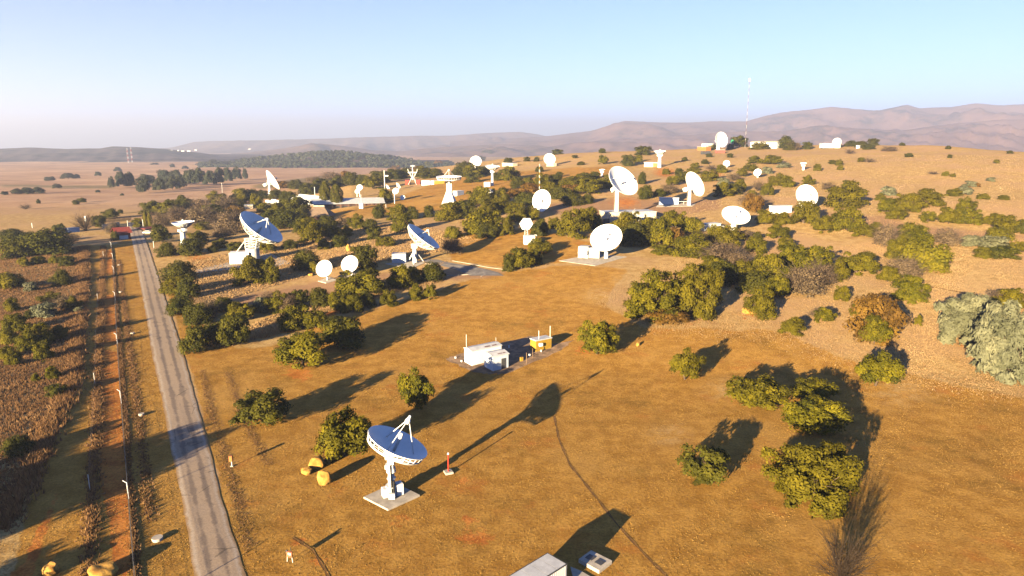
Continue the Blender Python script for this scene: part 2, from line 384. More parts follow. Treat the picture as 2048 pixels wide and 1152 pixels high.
def make_ground():
    fine = np.linspace(R(-46), R(46), 560); coarse = np.linspace(R(46), R(314), 60)[1:-1]
    th = np.concatenate([fine, coarse]); n = len(th)
    r = [6.0, 20.0, 36.0]
    while r[-1] < 330: r.append(r[-1] * 1.0085)
    while r[-1] < 13500: r.append(r[-1] * 1.022)
    r = np.array(r)
    X = (r[:, None] * np.sin(th)[None]).ravel(); Y = (r[:, None] * np.cos(th)[None]).ravel()
    Z = H(X, Y)
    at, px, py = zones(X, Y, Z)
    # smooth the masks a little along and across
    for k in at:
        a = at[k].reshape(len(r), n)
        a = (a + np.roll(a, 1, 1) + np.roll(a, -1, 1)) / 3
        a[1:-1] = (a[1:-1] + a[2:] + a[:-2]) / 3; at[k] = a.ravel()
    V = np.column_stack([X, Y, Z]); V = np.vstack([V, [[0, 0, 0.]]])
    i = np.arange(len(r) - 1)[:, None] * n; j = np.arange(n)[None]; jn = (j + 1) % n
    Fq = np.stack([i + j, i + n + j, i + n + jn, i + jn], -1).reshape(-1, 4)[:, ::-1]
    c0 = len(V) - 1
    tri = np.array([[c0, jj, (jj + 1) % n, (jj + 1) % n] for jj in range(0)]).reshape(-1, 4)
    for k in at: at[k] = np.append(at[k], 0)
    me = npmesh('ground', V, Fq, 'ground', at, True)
    o = link('ground', me); o['kind'] = 'structure'
    # little cap under the camera
    MB().add([(6 * math.sin(t), 6 * math.cos(t), float(H(6 * math.sin(t), 6 * math.cos(t)))) for t in th], [tuple(range(n))[::-1]]).build('ground', 'ground', smooth=0)['kind'] = 'structure'
make_ground()

# distant hills
def ridge(name, D, depth, pts, zfoot, mat, rough=.12, seed=1, back=900):
    g = np.random.default_rng(seed)
    px = np.arange(pts[0][0], pts[-1][0] + 1, 6.0); py = np.interp(px, [p[0] for p in pts], [p[1] for p in pts])
    zc = CAMZ - D * yslope(py); x0 = (px - 1024) / 1395 * D
    ws = [(g.uniform(0, 6.28), g.uniform(0, 6.28), l, a) for l, a in ((.9, 1), (.47, .6), (.26, .45), (.13, .3), (.071, .2), (.037, .12))]
    vv = np.concatenate([np.linspace(0, 1, 34), 1 + np.linspace(0, 1, 9)[1:]])
    V = []
    for v in vv:
        y = D - depth * (1 - v) if v <= 1 else D + back * (v - 1)
        x = x0 * (y / D)
        prof = (v ** 1.25) if v <= 1 else 1 - sstep(v - 1)
        nz = 0
        for p_, q_, l, a in ws:
            k = 2 * math.pi / (l * depth); nz = nz + a * np.sin(k * (x * math.cos(p_) + y * math.sin(p_) * .6) + q_)
        hgt = np.maximum(zc - zfoot, 4)
        amp = rough * (math.sin(math.pi * min(v, 1)) ** .8 if v <= 1 else 0) + .012
        z = zfoot + hgt * prof + hgt * amp * nz * (1 if v > 0 else 0)
        if v == 0: z = np.full(len(px), zfoot - 25.)
        V.append(np.column_stack([x, np.full(len(px), y), z]))
    m = len(px); V = np.vstack(V)
    i = np.arange(len(vv) - 1)[:, None] * m; j = np.arange(m - 1)[None]
    Fq = np.stack([i + j, i + j + 1, i + m + j + 1, i + m + j], -1).reshape(-1, 4)
    o = link(name, npmesh(name, V, Fq, mat, None, True)); o['kind'] = 'structure'
    return V
ridge('mountain', 6400, 2600, [(900, 282), (1020, 277), (1100, 272), (1180, 262), (1215, 252), (1245, 241), (1300, 244), (1350, 245), (1420, 242), (1490, 243), (1530, 231), (1560, 225), (1610, 220), (1650, 216),
      (1700, 219), (1740, 223), (1775, 216), (1805, 210), (1830, 217), (1890, 214), (1930, 206), (1945, 205), (1990, 209), (2048, 207), (2200, 200), (2500, 190), (2900, 215)], -30, 'hill_rock', .13, 3)
ridge('mountain', 4600, 1400, [(1050, 303), (1120, 290), (1200, 281), (1300, 276), (1400, 268), (1480, 262), (1560, 263), (1640, 252), (1700, 256), (1800, 262), (1900, 246), (2000, 238), (2100, 240), (2400, 225), (2800, 240)], -30, 'hill_rock', .16, 11)
ridge('hill', 7600, 2300, [(300, 298), (345, 295), (390, 284), (420, 282), (520, 281), (600, 279), (650, 277), (750, 274), (850, 271), (900, 271), (960, 267), (1000, 264), (1040, 263), (1075, 268), (1100, 274), (1180, 290), (1250, 305)], -40, 'hill_mid', .2, 5)
ridge('hill', 3000, 800, [(-700, 294), (-250, 300), (0, 297), (60, 295), (130, 298), (200, 297), (225, 293), (270, 294), (330, 298), (400, 306), (470, 318), (520, 326)], -18, 'hill_dark', .16, 8)
ridge('hill', 4700, 1200, [(460, 309), (530, 301), (570, 296), (610, 290), (640, 287), (680, 291), (740, 300), (800, 303), (860, 296), (920, 292), (1000, 288), (1080, 291), (1140, 302), (1200, 310)], -33, 'hill_mid', .22, 13)
KOP = ridge('wooded_hill', 1950, 360, [(400, 336), (425, 331), (460, 325), (500, 318), (560, 311), (600, 306), (640, 303), (700, 304), (760, 310), (800, 317), (850, 326), (900, 334)], -17, 'hill_dark', .12, 21, 500)

# haze: one even box of pale air round everything
hb = MB().box((0, 3000, 190), 30000, 26000, 640).build('haze', [], smooth=0)
hm = bpy.data.materials.new('pale_haze'); t = nt(hm)
pv = t.nodes.new('ShaderNodeVolumePrincipled'); pv.inputs['Color'].default_value = (.69, .77, 1, 1)
pv.inputs['Density'].default_value = HAZE; pv.inputs['Anisotropy'].default_value = 0.30
t.links.new(pv.outputs[0], t.nodes.new('ShaderNodeOutputMaterial').inputs['Volume'])
hb.data.materials.append(hm); hb['kind'] = 'stuff'

# ------------------------------------------------------------------ road, pads, paths
def strip(name, rows, mat, lift=.05, step=1.5, across=9, jag=.0):
    rows = sorted(rows, reverse=True)
    L = np.array([G(a, y) if y < 1700 else 0 for y, a, c_ in rows]); Rr = np.array([G(c_, y) for y, a, c_ in rows])
    mid = (L + Rr) / 2; d = np.concatenate([[0], np.cumsum(np.linalg.norm(np.diff(mid[:, :2], axis=0), axis=1))])
    s = np.arange(0, d[-1], step); V = []; lat = []
    def ip(A): return np.column_stack([np.interp(s, d, A[:, 0]), np.interp(s, d, A[:, 1])])
    A, B = ip(L), ip(Rr)
    ja = jag * (np.sin(s * .7) + np.sin(s * 1.9 + 1) * .7); jb = jag * (np.sin(s * .83 + 2) + np.sin(s * 2.1) * .7)
    wv = (B - A) / np.linalg.norm(B - A, axis=1)[:, None]; A = A - wv * ja[:, None]; B = B + wv * jb[:, None]
    for k in range(across):
        t = k / (across - 1); P = A * (1 - t) + B * t
        edge = 0.03 if k in (0, across - 1) else 0
        V.append(np.column_stack([P, H(P[:, 0], P[:, 1]) + lift + .0003 * P[:, 1] - edge])); lat.append(np.full(len(P), t))
    m = len(s); V = np.vstack(V); lat = np.concatenate(lat)
    i = np.arange(across - 1)[:, None] * m; j = np.arange(m - 1)[None]
    Fq = np.stack([i + j, i + m + j, i + m + j + 1, i + j + 1], -1).reshape(-1, 4)
    o = link(name, npmesh(name, V, Fq, mat, {'lat': lat}, True)); o['kind'] = 'structure'; return o
strip('road', [(1400, 432, 578), (1152, 388, 493), (1050, 373, 459), (980, 360, 438), (900, 342, 420), (800, 324, 391), (705, 303, 366), (650, 295, 348), (600, 286, 331), (540, 275, 312), (480, 263, 291), (462, 259, 284), (444, 256, 274)], 'asphalt', jag=.05)
def pad(name, pts, mat='concrete', top=.14, flat=False):
    g = [G(*p) for p in pts]
    if flat:
        z1 = max(q[2] for q in g) + top; z0 = min(q[2] for q in g) - .4
        o = MB().prism([(q[0], q[1]) for q in g], z0, z1).build(name, mat, None, smooth=0, bevel=.03); o['kind'] = 'structure'; return o, z1
    c_ = sum(g) / len(g); P = []
    for i in range(len(g)):
        for j in range(10): q = g[i] + (g[(i + 1) % len(g)] - g[i]) * j / 10; P.append(q[:2])
    n_ = len(P); rings = [1., .66, .33]; V = []
    for k in rings:
        for q in P: x, y = c_[:2] + (q - c_[:2]) * k; V.append((x, y, float(H(x, y)) + top))
    V.append((c_[0], c_[1], float(H(c_[0], c_[1])) + top)); b0 = len(V)
    V += [(x, y, z - top - .3) for x, y, z in V[:n_]]
    fs = [(k * n_ + i, k * n_ + (i + 1) % n_, (k + 1) * n_ + (i + 1) % n_, (k + 1) * n_ + i) for k in (0, 1) for i in range(n_)]
    fs += [(2 * n_ + i, 2 * n_ + (i + 1) % n_, b0 - 1) for i in range(n_)] + [(b0 + i, b0 + (i + 1) % n_, (i + 1) % n_, i) for i in range(n_)]
    o = MB().add(V, fs).build(name, mat, None, smooth=0); o['kind'] = 'structure'; return o, V[-1][2]
PADZ = pad('concrete_pad', [(727, 997), (776, 1022), (840, 993), (790, 968)], top=.22, flat=True)[1]
pad('concrete_pad', [(385, 541), (500, 514), (540, 506), (582, 526), (520, 540), (470, 546), (455, 540), (392, 546)], top=.07)
pad('concrete_pad', [(636, 563), (652, 567), (674, 561), (658, 555)], top=.2)
pad('concrete_pad', [(688, 556), (704, 560), (722, 551), (706, 547)], top=.2)
pad('concrete_pad', [(1118, 522), (1190, 532), (1254, 514), (1190, 508)], top=.10)
pad('concrete_pad', [(770, 528), (822, 538), (850, 526), (822, 519)], top=.10)
strip('driveway', [(519.5, 858, 872), (520, 862, 880)][:0] + [(552, 940, 1008), (545, 925, 995), (538, 905, 968), (531, 878, 930), (525, 850, 895), (519, 846, 872)], paint('grey_drive', (.20, .18, .165), .9, .3, .6), .06, 1.0, 5)
def kerb(pts, label):
    g = [G(*p) for p in pts]; m = MB()
    for a, c_ in zip(g[:-1], g[1:]): m.tube(a + (0, 0, .05), c_ + (0, 0, .05), .085, n=6)
    m.build('kerb', 'concrete')['kind'] = 'structure'
kerb([(905, 522), (940, 528), (975, 535), (1006, 539)], ''); kerb([(850, 528), (892, 530), (925, 535)], ''); kerb([(890, 552), (945, 549), (966, 545), (971, 549), (962, 553)], '')
def path(pts, w, mat, lift=.03):
    g = [G(*p) for p in pts]; V = []; m = MB()
    P = []
    for a, c_ in zip(g[:-1], g[1:]):
        n = max(2, int(np.linalg.norm(c_ - a) / 1.0))
        P += [a + (c_ - a) * k / n for k in range(n)]
    P.append(g[-1]); P = np.array(P); T = np.gradient(P[:, :2], axis=0); T /= np.linalg.norm(T, axis=1)[:, None]
    N = np.column_stack([-T[:, 1], T[:, 0]]); jj = 1 + .35 * np.sin(np.arange(len(P)) * 1.3) + .25 * np.sin(np.arange(len(P)) * 2.9)
    for s_ in (-1, 0, 1):
        q = P[:, :2] + N * (s_ * w / 2 * jj)[:, None]; V.append(np.column_stack([q, H(q[:, 0], q[:, 1]) + lift - (.02 if s_ == 0 else 0)]))
    k = len(P); V = np.vstack(V); i = np.arange(2)[:, None] * k; j = np.arange(k - 1)[None]
    Fq = np.stack([i + j, i + k + j, i + k + j + 1, i + j + 1], -1).reshape(-1, 4)
    o = link('footpath', npmesh('footpath', V, Fq, mat)); o['kind'] = 'structure'
M['trod'] = paint('trodden_dark_earth', (.215, .108, .03), .95, .4, .8)
path([(1108, 832), (1118, 880), (1140, 930), (1180, 980), (1235, 1050), (1290, 1110), (1340, 1160), (1400, 1230)], .26, 'trod')
path([(585, 1075), (625, 1100), (650, 1140), (670, 1180)], .25, 'trod')
path([(1810, 566), (1880, 577), (1960, 592), (2050, 612)], .8, 'trod')

# ------------------------------------------------------------------ dishes
def parab(R_, depth, th, k=9):
    f = [(R_ * i / k, depth * (i / k) ** 2) for i in range(k + 1)]
    return f + [(R_ * 1.012, depth + .004 * R_), (R_ * 1.012, depth - th)] + [(R_ * i / k, depth * (i / k) ** 2 - th) for i in range(k, -1, -1)]
def make_dish(base, cpx, D, d2, ratio, label, ped='column', depth=.17, back='plain', struts=3, foc=.42, kind='dish_antenna', pedr=.06, extra=(), group='white dish antennas across the site', hubk=.10, sub=True, dcol='dish'):
    B = G(*base); m = mpp(B); Dm = D * m * 1.0; Rr = Dm / 2; dp = Dm * depth
    Y = B[1]
    for _ in range(4):
        C = at_depth(cpx[0], cpx[1], Y); n = facing(C, d2, ratio); Y = B[1] + n[1] * (dp + Dm * hubk)
        Y = min(max(Y, B[1] - Dm), B[1] + Dm)
    V0 = C - n * dp; hub = C - n * (dp + Dm * hubk)
    root = thing(kind, B, label, 'dish antenna', group)
    def add(mb, name, mat, smooth=35, bevel=0): return mb.build(name, mat, root, B, smooth, bevel)
    add(MB().lathe(parab(Rr, dp, Dm * .012), V0, n, 48), 'reflector', dcol)
    q = np.cross(n, [0, 0, 1.]); q = q / (np.linalg.norm(q) + 1e-9); w = np.cross(n, q)
    if w[2] > 0: w = -w
    def rp(a, r, h): return V0 + n * h + (q * math.cos(a) + w * math.sin(a)) * r
    if back == 'lattice':
        fr = MB(); N = 20; t = Dm * .009
        for i in range(N):
            a = 2 * math.pi * i / N; a2 = 2 * math.pi * (i + 1) / N
            r1, r2, r3 = Rr * .28, Rr * .66, Rr * .97
            k1, k2, k3 = rp(a, r1, -Dm * .10), rp(a, r2, dp * .44 - Dm * .10), rp(a, r3, dp * .94 - Dm * .045)
            s1, s2, s3 = rp(a, r1, dp * .08 - Dm * .014), rp(a, r2, dp * .44 - Dm * .014), rp(a, Rr, dp - Dm * .014)
            for u_, v_ in ((k1, k2), (k2, k3), (k2, s2), (k1, s1), (k1, s2), (k2, s3), (k3, s3)): fr.tube(u_, v_, t, n=4, cap=False)
            fr.tube(k2, rp(a2, r2, dp * .44 - Dm * .10), t, n=4, cap=False); fr.tube(k3, rp(a2, r3, dp * .94 - Dm * .045), t, n=4, cap=False)
            fr.tube(k2, rp(a2, r3, dp * .94 - Dm * .045), t, n=4, cap=False); fr.tube(k1, rp(a2, r1, -Dm * .10), t, n=4, cap=False); fr.tube(k1, rp(a2, r2, dp * .44 - Dm * .10), t, n=4, cap=False)
        add(fr, 'back_frame', 'steelw')
    elif back == 'band':
        fr = MB(); t = Dm * .008; N = 28
        for i in range(N):
            a = 2 * math.pi * i / N; a2 = 2 * math.pi * (i + 1) / N
            u_ = rp(a, Rr * .98, dp - Dm * .015); v_ = rp(a, Rr * .92, dp - Dm * .11)
            fr.tube(u_, v_, t, n=4, cap=False); fr.tube(v_, rp(a2, Rr * .92, dp - Dm * .11), t * 2.2, n=4, cap=False)
            if i % 2 == 0: fr.tube(v_, rp(a, Rr * .2, -Dm * .08), t, n=4, cap=False)
        add(fr, 'back_frame', 'white')
    else:
        fr = MB(); N = 16
        for i in range(N):
            a = 2 * math.pi * i / N; pa = []
            for k in range(5):
                r = Rr * (.2 + .76 * k / 4); pa.append((rp(a, r, dp * (r / Rr) ** 2 - Dm * .012), rp(a, r, dp * (r / Rr) ** 2 - Dm * (.05 - .032 * k / 4))))
            for k in range(4):
                A_, B_, C_, D_ = pa[k][0], pa[k + 1][0], pa[k + 1][1], pa[k][1]
                tt = (-q * math.sin(a) + w * math.cos(a)) * Dm * .006
                fr.add([A_ - tt, B_ - tt, C_ - tt, D_ - tt, A_ + tt, B_ + tt, C_ + tt, D_ + tt], [(0, 1, 2, 3), (7, 6, 5, 4), (2, 6, 7, 3)])
        add(fr, 'back_rib', 'white')
    add(MB().lathe([(0, -Dm * .03), (Dm * .13, -Dm * .02), (Dm * .12, -Dm * hubk), (Dm * .05, -Dm * (hubk + .03)), (0, -Dm * (hubk + .03))], V0, n, 20), 'hub', 'white')
    fp = V0 + n * Dm * foc
    for i in range(struts):
        a = 2 * math.pi * i / struts + (.9 if struts == 4 else 1.57)
        rr = Rr * .62; add(MB().tube(rp(a, rr, dp * .38), fp + (rp(a, 1, 0) - V0) * Dm * .025, Dm * .0075, n=6), 'strut', 'white')
    if sub and struts:
        add(MB().lathe([(0, 0), (Dm * .045, Dm * .008), (Dm * .05, Dm * .025), (Dm * .02, Dm * .055), (0, Dm * .055)], fp - n * Dm * .01, n, 16), 'subreflector', 'white')
        add(MB().tube(V0, V0 + n * Dm * foc * .45, Dm * .035, Dm * .018, 12), 'feed_horn', 'white')
    # pedestal
    top = np.array([B[0] * .6 + hub[0] * .4, B[1] * .6 + hub[1] * .4, hub[2] - Dm * .05])
    pr = Dm * pedr
    if ped == 'cone':
        add(MB().lathe([(0, -.3), (Dm * .34, -.3), (Dm * .33, 0), (Dm * .12, (top[2] - B[2]) * .62), (Dm * .10, (top[2] - B[2]) * .72), (0, (top[2] - B[2]) * .72)], (top[0], top[1], B[2]), (0, 0, 1), 8), 'pedestal', 'white')
        mm = MB()
        for s_ in (-1, 1): mm.box((top[0] + s_ * Dm * .085, top[1], B[2] + (top[2] - B[2]) * .80), Dm * .045, Dm * .12, (top[2] - B[2]) * .34)
        add(mm, 'yoke', 'white', bevel=.05)
        add(MB().tube(np.array([top[0], top[1], B[2] + (top[2] - B[2]) * .7]), hub, Dm * .05, n=10), 'elevation_axle', 'white')
    elif ped != 'none':
        add(MB().tube((top[0], top[1], B[2] - .3), top, pr * 1.25, pr * .95, 16), 'pedestal', 'white')
        ang = np.array([n[0], n[1], 0]); ang = ang / (np.linalg.norm(ang) + 1e-6) if np.linalg.norm(ang) > .05 else np.array([0, -1., 0])
        sd = np.array([-ang[1], ang[0], 0])
        add(MB().box(top, pr * 3.0, pr * 2.6, Dm * .11, ang, sd), 'azimuth_housing', 'white', bevel=.04)
        yk = MB()
        for s_ in (-1, 1): yk.tube(top + sd * pr * 1.2 * s_, hub + sd * pr * 1.2 * s_, pr * .55, n=8)
        yk.tube(hub - sd * pr * 1.8, hub + sd * pr * 1.8, pr * .6, n=10); add(yk, 'yoke', 'white')
        if ped == 'arm':      # counterweight boom behind the dish
            cw = hub - n * Dm * .20; add(MB().box(cw, Dm * .13, Dm * .17, Dm * .12, n, q, np.cross(n, q)), 'counterweight', 'white', bevel=.05)
            add(MB().tube(hub, cw, Dm * .045, n=8), 'counterweight_arm', 'white')
            la = MB(); x0 = top + sd * 0 - ang * pr * 1.8
            for s_ in (-.25, .25): la.tube((x0[0] + sd[0] * s_, x0[1] + sd[1] * s_, B[2]), (x0[0] + sd[0] * s_, x0[1] + sd[1] * s_, top[2]), .03, n=4)
            for z in np.arange(B[2] + .3, top[2], .35): la.tube((x0[0] - sd[0] * .25, x0[1] - sd[1] * .25, z), (x0[0] + sd[0] * .25, x0[1] + sd[1] * .25, z), .02, n=4)
            add(la, 'ladder', 'galv')
        if ped == 'legs':
            lg = 0
            for s_ in range(3):
                a = 2 * math.pi * s_ / 3 + .5
                add(MB().tube((top[0] + math.cos(a) * pr * 4.5, top[1] + math.sin(a) * pr * 4.5, B[2] - .1), (top[0], top[1], B[2] + (top[2] - B[2]) * .75), pr * .35, n=6), 'leg', 'white')
    return root, dict(B=B, C=C, n=n, D=Dm, V0=V0, hub=hub, top=top, add=add, q=q, w=w, m=m)
def quick_box(m, p, sx, sy, sz, rz=0.0, lift=0.0):
    c_, s_ = math.cos(rz), math.sin(rz)
    return m.box((p[0], p[1], p[2] + sz / 2 + lift), sx, sy, sz, (c_, s_, 0), (-s_, c_, 0))

# foreground dish, in detail
root, d = make_dish((783, 993), (796, 884), 124, (.466, -.885), .37, 'nearest white dish, tilted upper right on a square slab beside four boulders', depth=.16, back='band', struts=3, foc=.54, ped='none', sub=False)
B, n, Dm, add, V0, hub = d['B'], d['n'], d['D'], d['add'], d['V0'], d['hub']
z0 = PADZ; ax_, ay_ = hub[0] - .1, hub[1]
add(MB().tube((ax_, ay_, z0), (ax_, ay_, z0 + 1.1), .62, .62, 20).tube((ax_, ay_, z0 + 1.1), (ax_, ay_, z0 + 1.25), .70, .70, 20), 'pedestal_base', 'white')
add(MB().tube((ax_, ay_, z0 + 1.25), (ax_, ay_, z0 + 2.9), .40, .36, 20).tube((ax_, ay_, z0 + 2.05), (ax_, ay_, z0 + 2.2), .5, .5, 20), 'pedestal', 'white')
add(MB().tube((ax_, ay_, z0 + 2.9), (ax_, ay_, z0 + 3.45), .56, .5, 20).box((ax_ - .15, ay_ - .05, z0 + 3.6), .95, .75, .5), 'azimuth_housing', 'white', bevel=.03)
add(MB().box((ax_, ay_ + .1, (z0 + 3.7 + hub[2]) / 2), .75, .62, max(.5, hub[2] - z0 - 3.5)).tube((ax_ - .6, ay_, hub[2] - .15), (ax_ + .6, ay_, hub[2] - .15), .3, n=14), 'yoke', 'white', bevel=.04)
quick = MB(); quick_box(quick, (ax_ - .72, ay_ - .35, z0), .62, .9, 1.05, .5); add(quick, 'equipment_cabinet', 'white', bevel=.02)
quick = MB(); quick_box(quick, (ax_ + .78, ay_ + .3, z0), .8, 1.0, 1.35, .5); add(quick, 'equipment_cabinet', 'white', bevel=.02)
quick = MB(); quick_box(quick, (ax_ + .15, ay_ - .85, z0), .7, .55, .62, .1); add(quick, 'motor_housing', 'white', bevel=.02)
for k, (dx, zt) in enumerate(((.16, 3.9), (.36, 2.0))):
    add(MB().tube((ax_ + dx, ay_ - .62, z0 + .6), (ax_ + dx - .12 * (1 - k), ay_ - .52, z0 + zt), .10 + .03 * k, .08 + .05 * k, 10), 'actuator', 'black')
fp = V0 + n * Dm * .54
add(MB().lathe([(0, -.28), (.2, -.26), (.30, -.05), (.34, .12), (.2, .42), (.13, .8), (0, .84)], fp - n * .1, n, 16), 'subreflector', 'white')
add(MB().tube(V0, V0 + n * Dm * .24, .17, .20, 14).tube(V0 + n * Dm * .24, V0 + n * Dm * .32, .27, .16, 14), 'feed_horn', 'white')
rimr = d['D'] / 2
add(MB().tube(V0 + d['w'] * rimr * .55 + n * .3, V0 + d['w'] * rimr * .72 + n * .5, .05, n=6), 'inspection_hatch', 'dark')

# other dishes: base pixel, centre pixel, apparent diameter, axis on the picture, foreshortening, description
root, d = make_dish((500, 524), (524, 453), 91, (.62, -.78), .36, 'large blue faced dish with lattice back tilted right on a girder tower left of centre', back='lattice', struts=4, foc=.36, ped='none', pedr=.07)
B, add, hub, Dm = d['B'], d['add'], d['hub'], d['D']
cx, cy = hub[0] - 1.2, hub[1]
add(MB().tube((cx, cy, B[2]), (cx, cy, B[2] + 4.6), 2.1, 2.1, 20), 'pedestal', 'steelw')
mm = MB(); quick_box(mm, (cx - 3.6, cy - 1.5, B[2]), 6.0, 4.4, 3.6, .25); add(mm, 'equipment_room', 'white', bevel=.05)
fr = MB(); zt = hub[2] - .8; zb = B[2] + 4.6
for sx in (-1, 1):
    for sy in (-1, 1):
        fr.tube((cx + sx * 1.6, cy + sy * 1.6, zb), (cx + sx * 1.9 + .4, cy + sy * 1.5, zt), .16, n=6)
for k in range(4):
    za = zb + (zt - zb) * k / 4; zc = zb + (zt - zb) * (k + 1) / 4; c4 = [(-1, -1), (1, -1), (1, 1), (-1, 1)]
    for i in range(4):
        a, b_ = c4[i], c4[(i + 1) % 4]
        fr.tube((cx + a[0] * 1.7, cy + a[1] * 1.6, za), (cx + b_[0] * 1.8, cy + b_[1] * 1.6, zc), .09, n=5); fr.tube((cx + a[0] * 1.7, cy + a[1] * 1.6, zc), (cx + b_[0] * 1.8, cy + b_[1] * 1.6, zc), .1, n=5)
add(fr, 'girder_tower', 'steelw')
add(MB().tube((cx - 4.5, cy - 1.6, B[2] + 3.6), (cx - 1.6, cy - 1.2, zt - .5), .16, n=6), 'brace', 'steelw')
add(MB().box((cx + .3, cy, zt), 4.2, 3.2, .25), 'platform', 'galv'); add(MB().tube((cx, cy, zt), hub, .9, .7, 12), 'yoke', 'steelw')
root, d = make_dish((826, 525), (848, 472), 75, (.63, -.78), .21, 'blue faced dish with lattice back on grey tripod beside pale cabinet and driveway', back='lattice', struts=3, foc=.34, ped='legs', pedr=.055)
for args in [
    ((656, 561), (648, 537), 34, (-.75, -.45), .87, 'left one of the two small white dishes facing the camera above the shrub row', 'column', .15, 'plain', 1, .35, .05),
    ((705, 554), (699, 528), 35, (-.65, -.60), .86, 'right one of the two small white dishes facing the camera, against a dark bush', 'column', .15, 'plain', 1, .35, .05),
    ((365, 492), (366, 444), 42, (-.05, -1), .12, 'white dish pointing straight up near the road and red roofed gate house', 'column', .26, 'plain', 4, .34, .11),
    ((541, 391), (546, 360), 43, (.86, -.5), -.20, 'white dish seen almost edge on above the trees left of the long building', 'arm', .14, 'plain', 3, .30, .06),
    ((899, 410), (898, 353), 50, (0, -1), .09, 'white dish lying flat to the sky on a flared white base beside the mown slope', 'cone', .10, 'band', 3, .34, .06),
    ((951, 336), (951, 323), 23, (-.2, -.6), .93, 'round white dish on a low block left on the hill crest, facing the camera', 'column', .17, 'plain', 0, .3, .12),
    ((985, 371), (985, 332), 30, (.06, -1), .13, 'white dish pointing up on tall thin pedestal below the hill crest', 'column', .24, 'plain', 3, .34, .075),
    ((1100, 331), (1099, 318), 23, (.25, -.7), .93, 'round white dish with small hut under it on open hillside, facing the camera', 'column', .17, 'plain', 0, .3, .12),
    ((1080, 424), (1083, 401), 43, (-.95, -.22), .83, 'white dish facing the camera half hidden behind the central thicket', 'column', .16, 'plain', 3, .36, .07),
    ((1232, 441), (1247, 361), 67, (.70, -.72), .60, 'large white dish tilted right on tall column above the flat roofed block house', 'arm', .17, 'plain', 3, .38, .055),
    ((1379, 411), (1390, 368), 53, (.85, -.53), -.52, 'white dish seen from behind on a column beside a white cabin', 'arm', .16, 'plain', 3, .36, .055),
    ((1467, 461), (1472, 430), 55, (.25, -.97), .60, 'white dish tipped upward on short stub right of centre, white cabin to its left', 'column', .16, 'plain', 3, .36, .09),
    ((1598, 418), (1614, 391), 45, (.72, -.55), .82, 'white dish beside a long white box at right edge of the bush belt', 'legs', .16, 'plain', 3, .36, .05),
    ((1211, 517), (1212, 475), 63, (-.35, -.93), .81, 'white dish facing the camera on a concrete slab with rounded white box beside it', 'column', .15, 'plain', 3, .36, .055),
    ((1436, 303), (1443, 279), 30, (.95, -.3), .74, 'white dish on thick column at the hill top beside red walled hut', 'arm', .17, 'plain', 0, .36, .10),
    ((1319, 335), (1320, 302), 24, (0, -1), .10, 'white dish pointing up on tapered column beside pale orange hut on hillside', 'column', .26, 'plain', 4, .36, .13),
    ((1454, 335), (1453, 327), 13, (-.2, -.7), .93, 'small white dish on the slope below the hill top, above a dark bush', 'column', .15, 'plain', 0, .3, .09),
    ((1515, 355), (1515, 345), 15, (-.5, -.5), .9, 'small white dish among bushes on the right slope', 'column', .15, 'plain', 0, .3, .09),
    ((1607, 340), (1607, 326), 13, (0, -1), .14, 'tiny white antenna pointing up alone on the bare right slope', 'column', .30, 'plain', 3, .36, .16),
    ((1204, 352), (1204, 339), 12, (0, -1), .14, 'tiny white antenna pointing up left of the large column dish', 'column', .30, 'plain', 3, .36, .18),
    ((1103, 362), (1103, 354), 11, (0, -1), .14, 'tiny white antenna pointing up at the top of the central thicket', 'column', .25, 'plain', 3, .36, .12),
    ((719, 394), (719, 375), 12, (-.3, -.5), .93, 'small round white dish on stand above the middle of the long roof', 'column', .15, 'plain', 0, .3, .06),
    ((714, 394), (714, 383), 9, (-.3, -.5), .9, 'smallest white dish directly below another on the long roof', 'column', .15, 'plain', 0, .3, .08),
    ((805, 400), (805, 395), 10, (-.2, -.5), .93, 'small white dish low on the grass right of the long building', 'column', .15, 'plain', 0, .3, .08),
    ((787, 407), (791, 382), 13, (-.5, -.6), .85, 'small white dish on thin white pole at end of the long building', 'column', .15, 'plain', 0, .3, .05),
    ((777, 378), (776, 374), 11, (.8, -.6), -.3, 'leftmost of the two small tilted dishes right of the white pole', 'column', .15, 'plain', 0, .3, .08),
    ((800, 378), (797, 371), 13, (.8, -.6), -.3, 'rightmost of the two small tilted dishes right of the white pole', 'column', .15, 'plain', 0, .3, .08),
]:
    bp, cp, Dp, d2, ra, lab, pd, dep, bk, st, fo, prr = args
    make_dish(bp, cp, Dp, d2, ra, lab, pd, dep, bk, st, fo, 'dish_antenna', prr)

# hexagonal panel antenna on a box
B = G(1058, 487); m = mpp(B); C = at_depth(1052.5, 448, B[1]); n = facing(C, (-.3, -.5), .93)
root = thing('panel_antenna', B, 'six sided white panel antenna on lattice stand above a white cabinet, centre', 'antenna')
MB().lathe([(0, -.3), (13 * m, -.3), (13.6 * m, .15), (0, .15)], C, n, 6).build('reflector', 'white', root, B, 20)
mm = MB(); c3 = C - np.array([0, 0, 13 * m])
for a in (-1, 1): mm.tube((B[0] - 5 * m + a * 4 * m, B[1] + 1, B[2]), C + np.array([a * 2 * m, .5, -4 * m]), .14, n=6)
for k in range(6):
    z = B[2] + (c3[2] - B[2]) * (k + .5) / 6; mm.tube((B[0] - 9 * m + k * .5 * m, B[1] + .9, z), (B[0] - m - k * .5 * m, B[1] + .9, z + .4), .08, n=5)
mm.tube(C + np.array([-2.5 * m, -1.2, -10 * m]), C + np.array([2 * m, -1.2, -1 * m]), .1, n=5)
mm.build('lattice_stand', 'galv', root, B)
mm = MB(); quick_box(mm, (B[0], B[1] - 1.2, B[2]), 22 * m, 3.2, 17 * m, .05); mm.build('equipment_cabinet', 'white', root, B, bevel=.04)
